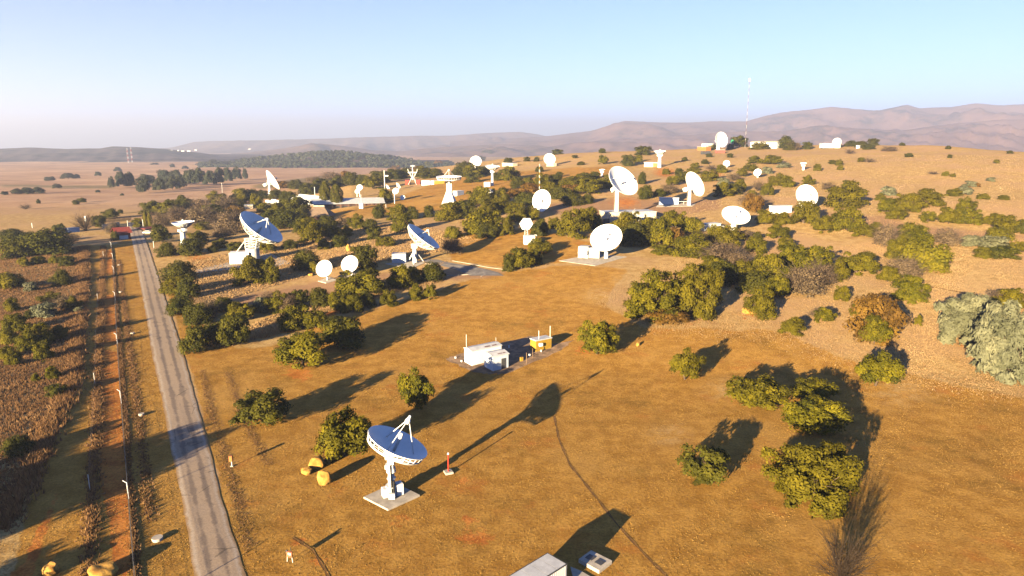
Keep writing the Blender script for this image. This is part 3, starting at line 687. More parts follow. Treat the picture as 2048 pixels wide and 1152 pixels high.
MB().tube((B[0] + 15 * m, B[1], B[2] + 17 * m), (B[0] + 15 * m, B[1], B[2]), .12, n=6).tube((B[0] + 10 * m, B[1], B[2] + 17 * m), (B[0] + 15 * m, B[1], B[2] + 17 * m), .1, n=6).build('handrail', 'white', root, B)

# crossed frame tower antenna with red base
B = G(826, 369); m = mpp(B)
root = thing('tower_antenna', B, 'white cross braced frame tower with red base panels and small dish on top', 'antenna')
zt = at_depth(826, 346, B[1])[2] - B[2]; zT = at_depth(826, 333, B[1])[2] - B[2]
for sx in (-1, 1):
    for sy in (-1, 1):
        MB().tube((B[0] + sx * 8 * m, B[1] + sy * 3, B[2]), (B[0] + sx * 2 * m, B[1] + sy * .8, B[2] + zt * .62), .15, n=6).tube((B[0] + sx * 2 * m, B[1] + sy * .8, B[2] + zt * .62), (B[0] + sx * 7 * m, B[1] + sy * 1.5, B[2] + zt * 1.05), .13, n=6).build('leg', 'white', root, B)
MB().box((B[0], B[1], B[2] + zt * 1.05), 17 * m, 4, .7).build('platform', 'white', root, B)
MB().tube((B[0], B[1], B[2] + zt * .4), (B[0], B[1], B[2] + zT * .95), .45, .3, 10).build('mast', 'white', root, B)
MB().lathe([(0, -.5), (5 * m, .3), (5.2 * m, .5), (0, .1)], (B[0], B[1], B[2] + zT), (.1, -.2, 1), 20).build('reflector', 'white', root, B)
for sx in (-1, 1):
    MB().tube((B[0] + sx * 8 * m, B[1], B[2] + zt * 1.05), (B[0] + sx * 9.5 * m, B[1], B[2] + zt * 1.35), .2, n=5).build('arm', 'white', root, B)
    mm = MB(); quick_box(mm, (B[0] + sx * 10.5 * m, B[1], B[2]), 8 * m, 4, 9 * m); mm.build('base_panel', 'red', root, B)

# dome
B = G(1673, 296); m = mpp(B)
root = thing('radome', B, 'white dome on a white drum beside low white block on the right hill top', 'dome')
MB().lathe([(0, 0)] + [(7.5 * m, 0), (7.5 * m, 7 * m)] + [(9 * m * math.cos(t), 11 * m + 9 * m * math.sin(t)) for t in np.linspace(-.45, 1.57, 10)], B, (0, 0, 1), 28).build('dome', 'white', root, B)
mm = MB(); quick_box(mm, (B[0] - 20 * m, B[1], B[2]), 23 * m, 6, 8.5 * m); mm.build('wall', 'white', root, B, bevel=.05)
mm = MB(); quick_box(mm, (B[0] - 20 * m, B[1], B[2] + 8.5 * m), 24 * m, 6.6, .3); mm.build('roof', 'roofgrey', root, B)

# ------------------------------------------------------------------ buildings and cabins
def cabin(pa, pb, depth, hpx, name, label, cat, wall='white', roof='roofgrey', flat=True, over=.2, door=False, win=0, panels=0, pitch=.12, rot=None, group=None, rise=None):
    A = G(*pa); Bp = G(*pb); O = (A + Bp) / 2; O[2] = min(A[2], Bp[2]); m = mpp(O)
    u = Bp - A; u[2] = 0; L = np.linalg.norm(u); u /= L; v = np.array([-u[1], u[0], 0]); h = hpx * m
    root = thing(name, O, label, cat, group)
    c_ = O + v * depth / 2
    MB().box((c_[0], c_[1], O[2] + h / 2 - .2), L, depth, h + .4, u, v).build('wall', wall, root, O, 0, .02)
    if flat:
        MB().box((c_[0], c_[1], O[2] + h + .1), L + over * 2, depth + over * 2, .18, u, v).build('roof', roof, root, O, 0, .02)
    else:
        rz = depth * pitch; mm = MB(); e = over
        P = lambda a, b_, z: np.array([c_[0], c_[1], O[2] + h + z]) + u * a + v * b_
        hl = L / 2 + e; hd = depth / 2 + e
        vs = [P(-hl, -hd, -.03), P(hl, -hd, -.03), P(hl, 0, rz), P(-hl, 0, rz), P(-hl, hd, -.03), P(hl, hd, -.03)]
        vs += [q_ + np.array([0, 0, .12]) for q_ in vs]
        mm.add(vs, [(6, 7, 8, 9), (9, 8, 11, 10), (0, 3, 2, 1), (3, 4, 5, 2), (0, 1, 7, 6), (5, 4, 10, 11), (1, 2, 8, 7), (2, 5, 11, 8), (3, 0, 6, 9), (4, 3, 9, 10)])
        mm.build('roof', roof, root, O, 0)
        g = MB(); q0 = [P(-L / 2, -depth / 2, 0), P(-L / 2, depth / 2, 0), P(-L / 2, 0, rz - .02)]; q1 = [P(L / 2, -depth / 2, 0), P(L / 2, depth / 2, 0), P(L / 2, 0, rz - .02)]
        g.add(q0 + q1, [(0, 2, 1), (3, 4, 5)]); g.build('gable', wall, root, O, 0)
    if panels:
        for k in range(panels):
            a = -L / 2 + L * (k + .5) / panels
            MB().box(np.array([c_[0], c_[1], O[2] + h + .215]) + u * a, L / panels - .06, depth + over * 2 - .1, .04, u, v).build('roof_panel', roof, root, O, 0)
    if door:
        d0 = O + u * (L * .18); MB().box((d0[0] - v[0] * .03, d0[1] - v[1] * .03, O[2] + 1.02), .95, .06, 2.05, u, v).build('door', 'dark', root, O, 0)
    for k in range(win):
        a = -L / 2 + L * (k + .5) / win; q_ = O + u * a - v * .03
        w_ = MB().box((q_[0], q_[1], O[2] + h * .55), min(1.6, L / win * .55), .08, h * .32, u, v).build('window', 'white', root, O, 0)
        MB().box((q_[0] - v[0] * .05, q_[1] - v[1] * .05, O[2] + h * .55), min(1.4, L / win * .47), .05, h * .26, u, v).build('pane', 'glass', w_, O, 0)
    return root, dict(O=O, u=u, v=v, L=L, h=h, m=m, depth=depth, c=c_)
# three cabins in the middle of the lawn
root, d = cabin((944, 732), (1003, 717), 2.6, 30, 'equipment_cabin', 'long white cabin with rust stained roof, behind the square white hut', 'cabin', roof='roofgrey', flat=False, pitch=.10, over=.12, door=True)
O, u, v = d['O'], d['u'], d['v']
for a, w_ in ((.4, 1.2), (1.9, 1.0)):
    q_ = O + u * a + v * .65; MB().box((q_[0], q_[1], O[2] + d['h'] + .235), w_, .9, .02, u, v * 1 + np.array([0, 0, .10])).build('rust_patch', 'rust', root, O, 0)
q_ = O - u * (d['L'] / 2 - .6) + v * 2.8; MB().tube(q_, q_ + np.array([0, 0, 5.2]), .05, n=6).build('aerial_pole', 'steelw', root, O)
root, d = cabin((986, 743), (1017, 735), 2.9, 30, 'equipment_hut', 'square white hut with rust patched ridged roof, in front of the long cabin', 'hut', wall='bluebox', roof='roofgrey', flat=False, pitch=.12, over=.14, door=True)
O, u, v = d['O'], d['u'], d['v']
for a, w_ in ((.1, .9), (1.0, .6)):
    q_ = O + u * a + v * .75; MB().box((q_[0], q_[1], O[2] + d['h'] + .27), w_, .9, .02, u, v + np.array([0, 0, .12])).build('rust_patch', 'rust', root, O, 0)
root, d = cabin((1072, 704), (1103, 696), 1.9, 22, 'equipment_hut', 'mustard yellow hut with two white poles and a white unit on its front', 'hut', wall='yellow', roof='roofgrey', over=.1)
O, u, v = d['O'], d['u'], d['v']
q_ = O - u * .9 - v * .25; MB().box((q_[0], q_[1], O[2] + 1.35), .7, .45, .6, u, v).build('air_conditioner', 'white', root, O, 0, .02)
for a, zt in ((-.25 * d['L'], 3.9), (.48 * d['L'], 4.4)):
    q_ = O + u * a + v * .4; MB().tube(q_ + np.array([0, 0, d['h']]), q_ + np.array([0, 0, d['h'] + zt - 2.]), .05, n=6).build('aerial_pole', 'white', root, O)
# bare gravel apron, small boxes and posts between the huts
def decal(pts, mat, name='gravel_apron', lift=.03):
    g = [G(*p) for p in pts]; c_ = sum(g) / len(g); k = 48; P = []
    gp = np.array(g)
    for i in range(len(g)):
        a, b_ = g[i], g[(i + 1) % len(g)]
        for j in range(8):
            q_ = a + (b_ - a) * j / 8; q_ = c_ + (q_ - c_) * (1 + random.uniform(-.05, .05)); P.append((q_[0], q_[1], float(H(q_[0], q_[1])) + lift))
    P = [(c_[0], c_[1], float(H(c_[0], c_[1])) + lift + .02)] + P; n_ = len(P) - 1
    MB().add(P, [(0, 1 + i, 1 + (i + 1) % n_) for i in range(n_)]).build(name, mat)['kind'] = 'structure'
M['gravel'] = paint('grey_brown_gravel', (.33, .215, .13), .95, .5, .7)
decal([(888, 718), (935, 702), (1060, 672), (1110, 688), (1150, 680), (1120, 702), (1010, 748), (960, 748)], 'gravel')
def post(px, py, hpx, r, name, label, cat, mat='white', foot=None, cap=None, group=None):
    B = G(px, py); m = mpp(B); h = hpx * m; root = thing(name, B, label, cat, group)
    MB().tube(B - np.array([0, 0, .2]), B + np.array([0, 0, h]), r, n=8).build('pole', mat, root, B)
    if foot: mm = MB(); quick_box(mm, B, foot, foot, .25, .4, 0); mm.build('footing', 'concrete', root, B, 0, .02)
    if cap: MB().box(B + np.array([0, 0, h + cap / 2]), cap, cap, cap).build('cap', 'white', root, B, 0, .02)
    return root, B, h
def small_box(px, py, w, dd, h, mat, name, label, cat, rz=.5):
    B = G(px, py); root = thing(name, B, label, cat)
    mm = MB(); quick_box(mm, B, w, dd, h, rz); mm.build('body', mat, root, B, 0, .015)
    mm = MB(); quick_box(mm, B + np.array([0, 0, h + .002]), w * 1.08, dd * 1.08, .05, rz); mm.build('lid', mat, root, B, 0)
small_box(1043, 722, .55, .4, .7, 'yellow', 'meter_box', 'small yellow box on the gravel between white hut and yellow hut', 'box')
small_box(1059, 713, .25, .25, .45, 'white', 'marker_block', 'small white block on the gravel left of the yellow hut', 'block')
small_box(1082, 704, .22, .22, .4, 'white', 'marker_block', 'white block at the foot of the yellow hut', 'block')
small_box(911, 717, .25, .25, .3, 'white', 'marker_block', 'leftmost white block on the gravel by the long cabin', 'block')
small_box(923, 724, .25, .25, .3, 'white', 'marker_block', 'white block at the left end wall of the long cabin', 'block')
small_box(1018, 696, .2, .2, .5, 'white', 'marker_block', 'white block in the shadow behind the long cabin', 'block')
post(1053, 728, 24, .06, 'stake', 'tall dark stake standing in front of the gravel near yellow hut', 'stake', 'wood')
post(1065, 714, 18, .05, 'stake', 'thinner brown stake right of the tall dark stake', 'stake', 'wood')
post(992, 696, 22, .03, 'stake', 'thin pale stake behind the long white cabin', 'stake', 'steelw')
# red post with white lamp and other small things in the foreground
root, B, h = post(897, 946, 40, .09, 'marker_post', 'red post with white cap on a white concrete foot right of the nearest dish', 'post', 'red', foot=1.0, cap=.22)
B = G(464, 933); root = thing('marker_post', B, 'red brown box on a pale post beside the road, lower left', 'post')
MB().tube(B, B + np.array([0, 0, .8]), .06, n=6).build('pole', 'steelw', root, B); MB().box(B + np.array([-.05, 0, 1.1]), .42, .35, .75).build('box', 'orange', root, B, 0, .02)
MB().box(B + np.array([0, 0, .06]), .35, .3, .12).build('foot', 'concrete', root, B, 0)
B = G(580, 1124); root = thing('small_sign', B, 'small red and white board on two pale legs casting a shadow, bottom left lawn', 'sign')
for s_ in (-.3, .3): MB().tube(B + np.array([s_, -s_ * .3, 0]), B + np.array([s_ * .8, -s_ * .2, .55]), .035, n=6).build('leg', 'steelw', root, B)
MB().box(B + np.array([0, 0, .85]), .62, .14, .6, (.95, -.3, 0), (.3, .95, 0)).build('board', paint('faded_red', (.45, .13, .07), .6, .35, 6), root, B, 0, .01)
MB().box(B + np.array([.02, -.085, .92]), .30, .03, .2, (.95, -.3, 0), (.3, .95, 0)).build('notice', 'white', root, B, 0)
MB().tube(B + np.array([.1, .05, 1.1]), B + np.array([.12, .05, 1.55]), .025, n=5).build('rod', 'dark', root, B)
MB().box(B + np.array([-.24, 0, 1.22]), .2, .16, .16).build('cap', 'dark', root, B, 0, .03)
# container and hatch slab at the bottom edge
Tc = [np.array(ray(*p)) for p in ((1139, 1125.5), (1095, 1105), (1023, 1148))]
zt = 2.75
T3 = [r_ * ((zt - CAMZ) / r_[2]) + np.array([0, 0, CAMZ]) for r_ in Tc]
e1 = T3[2] - T3[1]; e1[2] = 0; L1 = 6.06; e1 /= np.linalg.norm(e1); e2 = np.array([-e1[1], e1[0], 0]); W2 = 2.44
Oc = T3[1].copy(); Oc[2] = 0
root = thing('shipping_container', Oc + e1 * 3 + e2 * 1.2, 'white shipping container with seamed grey white roof cut by the bottom picture edge', 'container')
ro = np.array(root.location)
cc = Oc + e1 * L1 / 2 + e2 * W2 / 2
mm = MB().box((cc[0], cc[1], 1.36), L1 - .06, W2 - .06, 2.6, e1, e2)
for k in range(22):
    for s_ in (-1, 1):
        q_ = cc + e1 * (-L1 / 2 + .25 + k * (L1 - .4) / 22) + e2 * s_ * (W2 / 2 - .015); mm.box((q_[0], q_[1], 1.36), .13, .03, 2.5, e1, e2)
mm.build('wall', 'white', root, ro, 0)
for k in range(5):
    q_ = cc + e1 * (-L1 / 2 + L1 * (k + .5) / 5); MB().box((q_[0], q_[1], 2.70), L1 / 5 - .05, W2 - .12, .06, e1, e2).build('roof_panel', 'roofgrey', root, ro, 0)
mm = MB()
for s_ in (-1, 1):
    q_ = cc + e2 * s_ * (W2 / 2 - .04); mm.box((q_[0], q_[1], 2.70), L1, .08, .1, e1, e2); mm.box((q_[0], q_[1], .12), L1, .08, .16, e1, e2)
    q_ = cc + e1 * s_ * (L1 / 2 - .04); mm.box((q_[0], q_[1], 2.70), .08, W2 - .17, .1, e1, e2)
mm.build('frame', 'dark', root, ro, 0)
g = [G(*p) for p in ((1157, 1125), (1182, 1107), (1224, 1128), (1198, 1148))]
O = sum(g) / 4; root = thing('hatch_slab', O, 'pale concrete slab with two dark square openings beside the white container', 'slab')
MB().prism([(q_[0], q_[1]) for q_ in g], -.2, .38).build('slab', 'concrete', root, O, 0, .02)
ua = (g[2] - g[1]) / np.linalg.norm(g[2] - g[1]); ub = np.array([-ua[1], ua[0], 0])
for s_ in (-.75, .75):
    MB().box((O[0] + ua[0] * s_ * .75, O[1] + ua[1] * s_ * .75, .40), .78, .78, .06, ua, ub).build('hatch_cover', 'dark', root, O, 0, .01)
pad('concrete_pad', [(1141, 1135), (1163, 1144), (1190, 1160), (1150, 1172)], top=.1)

# block house under the tall column dish
root, d = cabin((1213, 445), (1312, 439), 9, 19, 'block_house', 'cream flat roofed block house under the tall column dish, right of centre', 'building', wall='cream', roof='roofgrey', over=.25, win=0)
O, u, v, m = d['O'], d['u'], d['v'], d['m']
MB().box(O + u * (-.5 * d['L'] + 3.6) - v * .9 + np.array([0, 0, d['h'] * .5 + .05]), 7, 1.8, d['h'] + .7, u, v).build('annex', 'cream', root, O, 0, .03)
MB().box(O + u * 1.5 - v * .4 + np.array([0, 0, d['h'] * .45]), 7.0, .8, d['h'] * .85, u, v).build('screen_wall', 'galv', root, O, 0)
st = MB()
for k in range(9): st.box(O + u * (-1.2 + .45 * k - 2) - v * 1.6 + np.array([0, 0, .35 + k * .42]), .5, 1.0, .08, u, v)
st.tube(O + u * -3.4 - v * 2.1, O + u * .6 - v * 2.1 + np.array([0, 0, 4.6]), .08, n=5); st.tube(O + u * -3.4 - v * 2.1 + np.array([0, 0, 1.]), O + u * .6 - v * 2.1 + np.array([0, 0, 5.4]), .06, n=5)
st.build('staircase', 'galv', root, O)
for a, w_, c_ in ((.28, .9, 'dark'), (.38, 1.6, 'galv')):
    q_ = O + u * (d['L'] * a) - v * .04; MB().box((q_[0], q_[1], O[2] + 1.5), w_, .08, 2.4, u, v).build('door', c_, root, O, 0)
q_ = O - u * (d['L'] * .5 + .6); MB().box((q_[0], q_[1] - 2.2, O[2] + .9), 2.6, 1.4, 1.8, u, v).build('generator', 'dark', root, O, 0, .05)
pad('concrete_pad', [(1262, 452), (1300, 456), (1342, 436), (1312, 434)], top=.05)
pad('concrete_pad', [(1312, 414), (1385, 413), (1392, 408), (1320, 405)], top=.08)
root, d = cabin((1318, 410), (1357, 409), 3, 14, 'equipment_cabin', 'white cabin with pale grey side beside the dish seen from behind', 'cabin', wall='bluebox')
O, u, v = d['O'], d['u'], d['v']
MB().box(O + u * (d['L'] / 2 + 2.2) + np.array([0, 0, 1.7]), 4.2, .5, .14, u, v).tube(O + u * (d['L'] / 2 + 2.2), O + u * (d['L'] / 2 + 2.2) + np.array([0, 0, 1.7]), .08, n=5).build('cable_tray', 'steelw', root, O)
root, d = cabin((1410, 462), (1441, 458), 3, 13, 'equipment_cabin', 'white cabin left of the dish tipped upward, joined by a pale cable tray', 'cabin', wall='white')
O, u, v = d['O'], d['u'], d['v']
MB().box(O + u * (d['L'] / 2 + 2.6) + np.array([0, 0, 1.4]), 5.2, .4, .14, u, v).tube(O + u * (d['L'] / 2 + 1.5), O + u * (d['L'] / 2 + 1.5) + np.array([0, 0, 1.4]), .08, n=5).build('cable_tray', 'steelw', root, O)
root, d = cabin((1547, 428), (1583, 425), 3.2, 15, 'equipment_cabin', 'long white box cabin left of the dish at the right edge of bush', 'cabin', wall='white')
root, d = cabin((1156, 516), (1176, 517), 3.4, 22, 'equipment_cabin', 'white cabin with rounded front beside the dish on the concrete slab', 'cabin', wall='white', flat=True, over=.0)
O, u, v, m = d['O'], d['u'], d['v'], d['m']
MB().tube(O + np.array([0, 0, d['h'] * .52]) - v * .8, O + np.array([0, 0, d['h'] * .52]) + v * .2, d['h'] * .42, d['h'] * .5, 20).build('rounded_end', 'white', root, O)
MB().box(O + u * (d['L'] * .5 + 1.6) + v * 1.9 + np.array([0, 0, d['h'] * .5]), 3.4, 2.6, d['h'] * .9, u, v).build('annex', 'bluebox', root, O, 0, .04)
root, d = cabin((784, 527), (812, 526), 3.0, 18, 'equipment_cabinet', 'pale blue grey cabinet left of the blue faced tripod dish', 'cabinet', wall='bluebox', over=.02)
root, d = cabin((1004, 333), (1026, 333), 5, 7, 'hut', 'small beige hut with pale front on the hillside between two round dishes', 'hut', wall='cream')
root, d = cabin((1288, 334), (1316, 334), 6, 9, 'hut', 'pale hut with orange side wall at the foot of the upright dish', 'hut', wall='cream', over=.3)
O, u, v = d['O'], d['u'], d['v']; MB().box(O + u * d['L'] * .32 - v * .06 + np.array([0, 0, d['h'] * .45]), d['L'] * .34, .1, d['h'] * .8, u, v).build('side_panel', 'orange', root, O, 0)
root, d = cabin((1394, 301), (1412, 302), 6, 8, 'hut', 'orange walled hut left of the hill top dish', 'hut', wall='orange')
root, d = cabin((1403, 299), (1426, 299), 8, 11, 'hut', 'white hut behind the orange hut on the hill top', 'hut', wall='white')
root, d = cabin((1430, 306), (1450, 306), 5, 6, 'hut', 'low red brick base building under the hill top dish', 'hut', wall='redroof')
root, d = cabin((1405, 309), (1421, 308), 3, 6, 'water_tank', 'dark grey tank box in front of the hill top dish', 'tank', wall='dark', roof='dark', over=.02)
root, d = cabin((1500, 296), (1553, 297), 10, 12, 'bungalow', 'long white bungalow with pale roof on the hill top under the tall mast', 'house', wall='white', roof='cream', flat=False, over=.5, win=5, pitch=.1)
root, d = cabin((1712, 297), (1716, 297), 3, 6, 'hut', 'tiny white hut among hilltop bushes right of the dome', 'hut', wall='white')
for px, lab in ((1419, 'left green water tank behind the hill top dish'), (1464, 'right green water tank behind the hill top dish')):
    B = G(px, 296); m = mpp(B); root = thing('water_tank', B, lab, 'tank')
    zz = (10 if px == 1464 else 5) * m
    MB().tube(B, B + np.array([0, 0, zz]), 2 * m, n=8).build('stand', 'galv', root, B)
    MB().lathe([(0, 0), (3.2 * m, 0), (3.2 * m, 5 * m), (1.5 * m, 6.5 * m), (0, 6.8 * m)], B + np.array([0, 0, zz]), (0, 0, 1), 16).build('tank', 'green', root, B)
# long office building, thatched hut and neighbours
root, d = cabin((628, 424), (764, 409), 17, 15, 'office_building', 'long office building with pale sheet roof and shaded brick front behind the cypress trees', 'building', wall='brick', roof='roofgrey', flat=False, over=1.6, pitch=.13)
O, u, v, m = d['O'], d['u'], d['v'], d['m']
for k in range(9):  # dark columns and wide dark windows add to the shade coloured into this front
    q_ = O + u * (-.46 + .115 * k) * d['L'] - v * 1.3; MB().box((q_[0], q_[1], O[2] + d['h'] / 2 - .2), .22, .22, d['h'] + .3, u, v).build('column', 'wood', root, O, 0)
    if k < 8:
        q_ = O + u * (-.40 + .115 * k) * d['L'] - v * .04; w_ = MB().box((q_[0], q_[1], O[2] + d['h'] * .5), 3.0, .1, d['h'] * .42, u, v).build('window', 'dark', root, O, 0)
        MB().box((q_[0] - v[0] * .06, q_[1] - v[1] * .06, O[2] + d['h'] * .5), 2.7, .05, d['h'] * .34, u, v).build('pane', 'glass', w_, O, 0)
root, d = cabin((584, 410), (643, 409), 12, 13, 'office_wing', 'white roofed office wing left of the cypress trees behind the thatched hut', 'building', wall='white', roof='white', flat=False, over=.4, pitch=.2, win=3)
B = G(636, 440); m = mpp(B); root = thing('thatched_hut', B, 'grey brown thatched hut with pyramid roof in front of the office', 'hut')
w0 = 27 * m
MB().box(B + np.array([0, 5, 1.0]), w0 * 1.5, 8, 2.2).build('wall', 'brick', root, B, 0)
zr = 26 * m
vs = [B + np.array([-w0, -1, 1.6]), B + np.array([w0 * .95, -1, 1.6]), B + np.array([w0 * .95, 11, 1.6]), B + np.array([-w0, 11, 1.6]), B + np.array([-w0 * .42, 4.5, zr]), B + np.array([w0 * .30, 4.5, zr])]
MB().add(vs, [(0, 1, 5, 4), (1, 2, 5), (2, 3, 4, 5), (3, 0, 4), (3, 2, 1, 0)]).build('roof', 'thatch', root, B, 0)
MB().tube(vs[4] + np.array([-.3, 0, 0]), vs[5] + np.array([.3, 0, 0]), .35, n=8).build('roof_ridge', 'concrete', root, B)
root, d = cabin((530, 417), (556, 416), 8, 10, 'roof_plant', 'low flat building with white roof units among trees left of the office', 'building', wall='cream', roof='white')
O, u, v = d['O'], d['u'], d['v']
for k, (a, s_) in enumerate(((-.35, 1.6), (-.1, 1.2), (.15, 2.), (.38, 1.4))):
    MB().box(O + u * d['L'] * a + v * 3 + np.array([0, 0, d['h'] + .2 + s_ / 2]), s_ * 1.3, s_, s_, u, v).build('roof_unit', 'white', root, O, 0, .05)
root, d = cabin((489, 418), (506, 417), 6, 7, 'shed', 'cream shed partly hidden by trees behind the large lattice dish', 'shed', wall='cream')
for a, b_, w_, lab in (((843, 371), (868, 369), 'white', 'white container left of the yellow one behind the flat dish'), ((869, 369), (889, 367), 'yellow', 'pale yellow container behind the flat dish'),
                   ((914, 392), (928, 389), 'white', 'white plant box right of the flat dish base'), ((953, 388), (986, 386), 'white', 'long white container below the dish on thin pedestal'),
                   ((968, 374), (980, 373), 'white', 'small white cabinet left of the thin pedestal dish'), ((1093, 333), (1107, 333), 'cream', 'small brown hut under the round hillside dish')):
    cabin(a, b_, 3, 9 if w_ == 'white' else 7, 'container' if 'container' in lab else 'hut', lab, 'container' if 'container' in lab else 'hut', wall=w_, roof='white' if w_ == 'white' else 'roofgrey', over=.05)
# gate house, carport, car, walls
root, d = cabin((236, 480), (262, 478), 7, 13, 'gate_house', 'gate house with dark red roof at the end of the road', 'building', wall='redroof', roof='redroof', flat=False, pitch=.28, over=.7)
O, u, v = d['O'], d['u'], d['v']
for a in (-.22, .12): MB().box(O + u * d['L'] * a - v * .06 + np.array([0, 0, d['h'] * .35]), 1.7, .1, d['h'] * .6, u, v).build('window', 'white', root, O, 0)
root, d = cabin((291, 461), (314, 458), 6, 3, 'carport', 'red roofed carport beside the gate', 'carport', wall='brick', roof='redroof', over=.8)
B = G(297, 468); m = mpp(B)
root = thing('parked_car', B, 'white car parked by the gate in front of the carport', 'car')
MB().box(B + np.array([0, 0, .72]), 4.2, 1.75, .62).build('body', 'white', root, B, 0, .12)
MB().box(B + np.array([-.2, 0, 1.25]), 2.3, 1.5, .52).build('cabin', 'glass', root, B, 0, .14)
MB().box(B + np.array([-.2, 0, 1.52]), 1.9, 1.4, .06).build('roof', 'white', root, B, 0)
for sx in (-1.3, 1.3):
    for sy in (-.8, .8): MB().tube(B + np.array([sx, sy - .1, .33]), B + np.array([sx, sy + .1, .33]), .33, n=14).build('wheel', 'black', root, B)
for sy in (-.6, .6): MB().box(B + np.array([2.1, sy, .8]), .06, .3, .16).build('headlight', 'glass', root, B, 0)
root, d = cabin((206, 458), (240, 452), .4, 8, 'boundary_wall', 'curved cream boundary wall left of the gate house', 'wall', wall='cream', roof='cream', over=.02)
root, d = cabin((137, 466), (160, 463), 3, 8, 'container', 'pale blue grey container beside the bare tree at far left', 'container', wall='bluebox', roof='roofgrey', over=.02)
# far white farm houses
for k, (px, py, w_) in enumerate(((343, 301, 4), (357, 301, 3), (366, 302, 6), (378, 302, 7), (392, 300, 4), (499, 298, 8))):
    p = at_depth(px, py, 2950 if px < 450 else 4500); root = thing('farm_house', (p[0], p[1], p[2] - 2), ('far white farm roof, number %s from the left on the distant ridge' % ('one', 'two', 'three', 'four', 'five', 'six')[k]), 'house', 'far white farm roofs on the distant ridge')
    MB().box((0, 0, 1.5), w_ * 2.1, 6, 3.4).build('wall', 'white', root); MB().add([(-w_ * 1.15, -5, 3.22), (w_ * 1.15, -5, 3.22), (w_ * 1.15, 5, 3.22), (-w_ * 1.15, 5, 3.22), (-w_ * 1.15, 0, 4.6), (w_ * 1.15, 0, 4.6)], [(0, 1, 5, 4), (2, 3, 4, 5), (1, 2, 5), (3, 0, 4)]).build('roof', 'white', root, smooth=0)

# ------------------------------------------------------------------ masts and poles
def lattice_mast(px, py, top, w, name, label, colors, cat='mast', seg=14):
    B = G(px, py); m = mpp(B); h = (py - top) * m; root = thing(name, B, label, cat)
    for k in range(seg):
        z0_, z1_ = h * k / seg, h * (k + 1) / seg; mm = MB(); c3 = [(math.cos(a) * w, math.sin(a) * w) for a in (.5, 2.6, 4.7)]
        for i in range(3):
            a, b_ = c3[i], c3[(i + 1) % 3]
            mm.tube((a[0], a[1], z0_), (a[0], a[1], z1_), w * .18, n=4, cap=False); mm.tube((a[0], a[1], z0_), (b_[0], b_[1], z1_), w * .12, n=4, cap=False); mm.tube((a[0], a[1], z1_), (b_[0], b_[1], z1_), w * .10, n=4, cap=False)
        mm.build('mast_section', colors[k % len(colors)], root)
    return root, B, h
root, B, h = lattice_mast(1490, 296, 168, .22, 'radio_mast', 'tall thin lattice mast with white top rising over the hill crest', ['galv', 'rust'], seg=20)
MB().tube((0, 0, h), (0, 0, h + 2.5), .8, .8, 8).build('top_antenna', 'white', root)
lattice_mast(1079, 395, 329, .30, 'radio_mast', 'yellowish lattice mast above the central thicket behind the half hidden dish', ['yellow', 'steelw'], seg=12)
lattice_mast(257, 326, 297, 1.9, 'radio_mast', 'shorter red and white banded mast, the left one of the far pair', ['white', 'red'], seg=7)
lattice_mast(264.5, 325, 295, 1.9, 'radio_mast', 'taller red and white banded mast, the right one of the far pair', ['white', 'red'], seg=7)
for px, py, hp, r, lab in ((770, 385, 44, .28, 'thick white pole with short cross arm beside the end of the long building'), (446, 398, 32, .12, 'thin pale pole above the trees behind the large lattice dish'),
        (630, 392, 18, .25, 'stubby white pole among trees behind the office wing'), (287, 457, 18, .14, 'white pole beside the yellow cypress at the gate'), (256, 455, 14, .12, 'white gate pole left of the road end'),
        (308, 496, 14, .1, 'thin pale pole beside the road below the gate'), (65, 456, 10, .15, 'small white post far left beyond the container'), (723, 417, 28, .14, 'slim grey pole with white base in front of the long building'),
        (172, 444, 12, .5, 'white tank on a pole behind the bare tree'), (504, 412, 9, .12, 'thin white pole above the cream shed'), (772, 466 - 50, 8, .1, 'short white stake at the end of the long building')):
    root, B, h = post(px, py, hp, r, 'pole', lab, 'pole', 'steelw')
    if 'cross arm' in lab: MB().box(B + np.array([1.2, 0, h * .75]), 2.6, .25, .7).build('cross_arm', 'white', root, B, 0)
    if 'white base' in lab: mm = MB(); quick_box(mm, B, 2, 2, 2.6); mm.build('base', 'white', root, B, 0, .03)

# ------------------------------------------------------------------ fences on the left
FP = [(223, 497), (226, 521), (228, 548), (231, 602), (235, 690), (243, 809), (258, 1001), (276, 1230)]
O = G(243, 809)
fence = thing('security_fence', O, 'fence of white cranked posts along a dark base strip left of the road', 'fence')
P3 = [G(*p) for p in FP]
for p in P3:
    MB().tube(p - np.array([0, 0, .2]), p + np.array([0, 0, 2.2]), .055, n=8).tube(p + np.array([0, 0, 2.2]), p + np.array([-.38, -.1, 2.55]), .05, n=8).build('post', 'white', fence, O)
for a, b_ in zip(P3[:-1], P3[1:]):
    n_ = int(np.linalg.norm(b_ - a) / 2.5) + 1
    for k in range(n_):
        p = a + (b_ - a) * k / n_; q_ = a + (b_ - a) * (k + 1) / n_
        for s_ in (p, q_): s_[2] = float(H(s_[0], s_[1]))
        c_ = (p + q_) / 2; dd = q_ - p; Ld = np.linalg.norm(dd); dd /= Ld; sd = np.array([-dd[1], dd[0], 0]); sd /= np.linalg.norm(sd)
        MB().box(c_ + np.array([0, 0, .02]), Ld - .02, .22, .36, dd, sd).build('base_slab', 'trod', fence, O, 0)
        if k: MB().tube(p, p + np.array([0, 0, 1.9]), .018, n=4).build('stay', 'dark', fence, O)
wr = MB()
for a, b_ in zip(P3[:-1], P3[1:]):
    for z in (.5, .9, 1.3, 1.7, 2.1): wr.tube(a + np.array([0, 0, z]), b_ + np.array([0, 0, z]), .006, n=3, cap=False)
wr.build('wire', 'dark', fence, O)
FP2 = [(207, 514), (196, 603), (190, 768), (180, 980)]
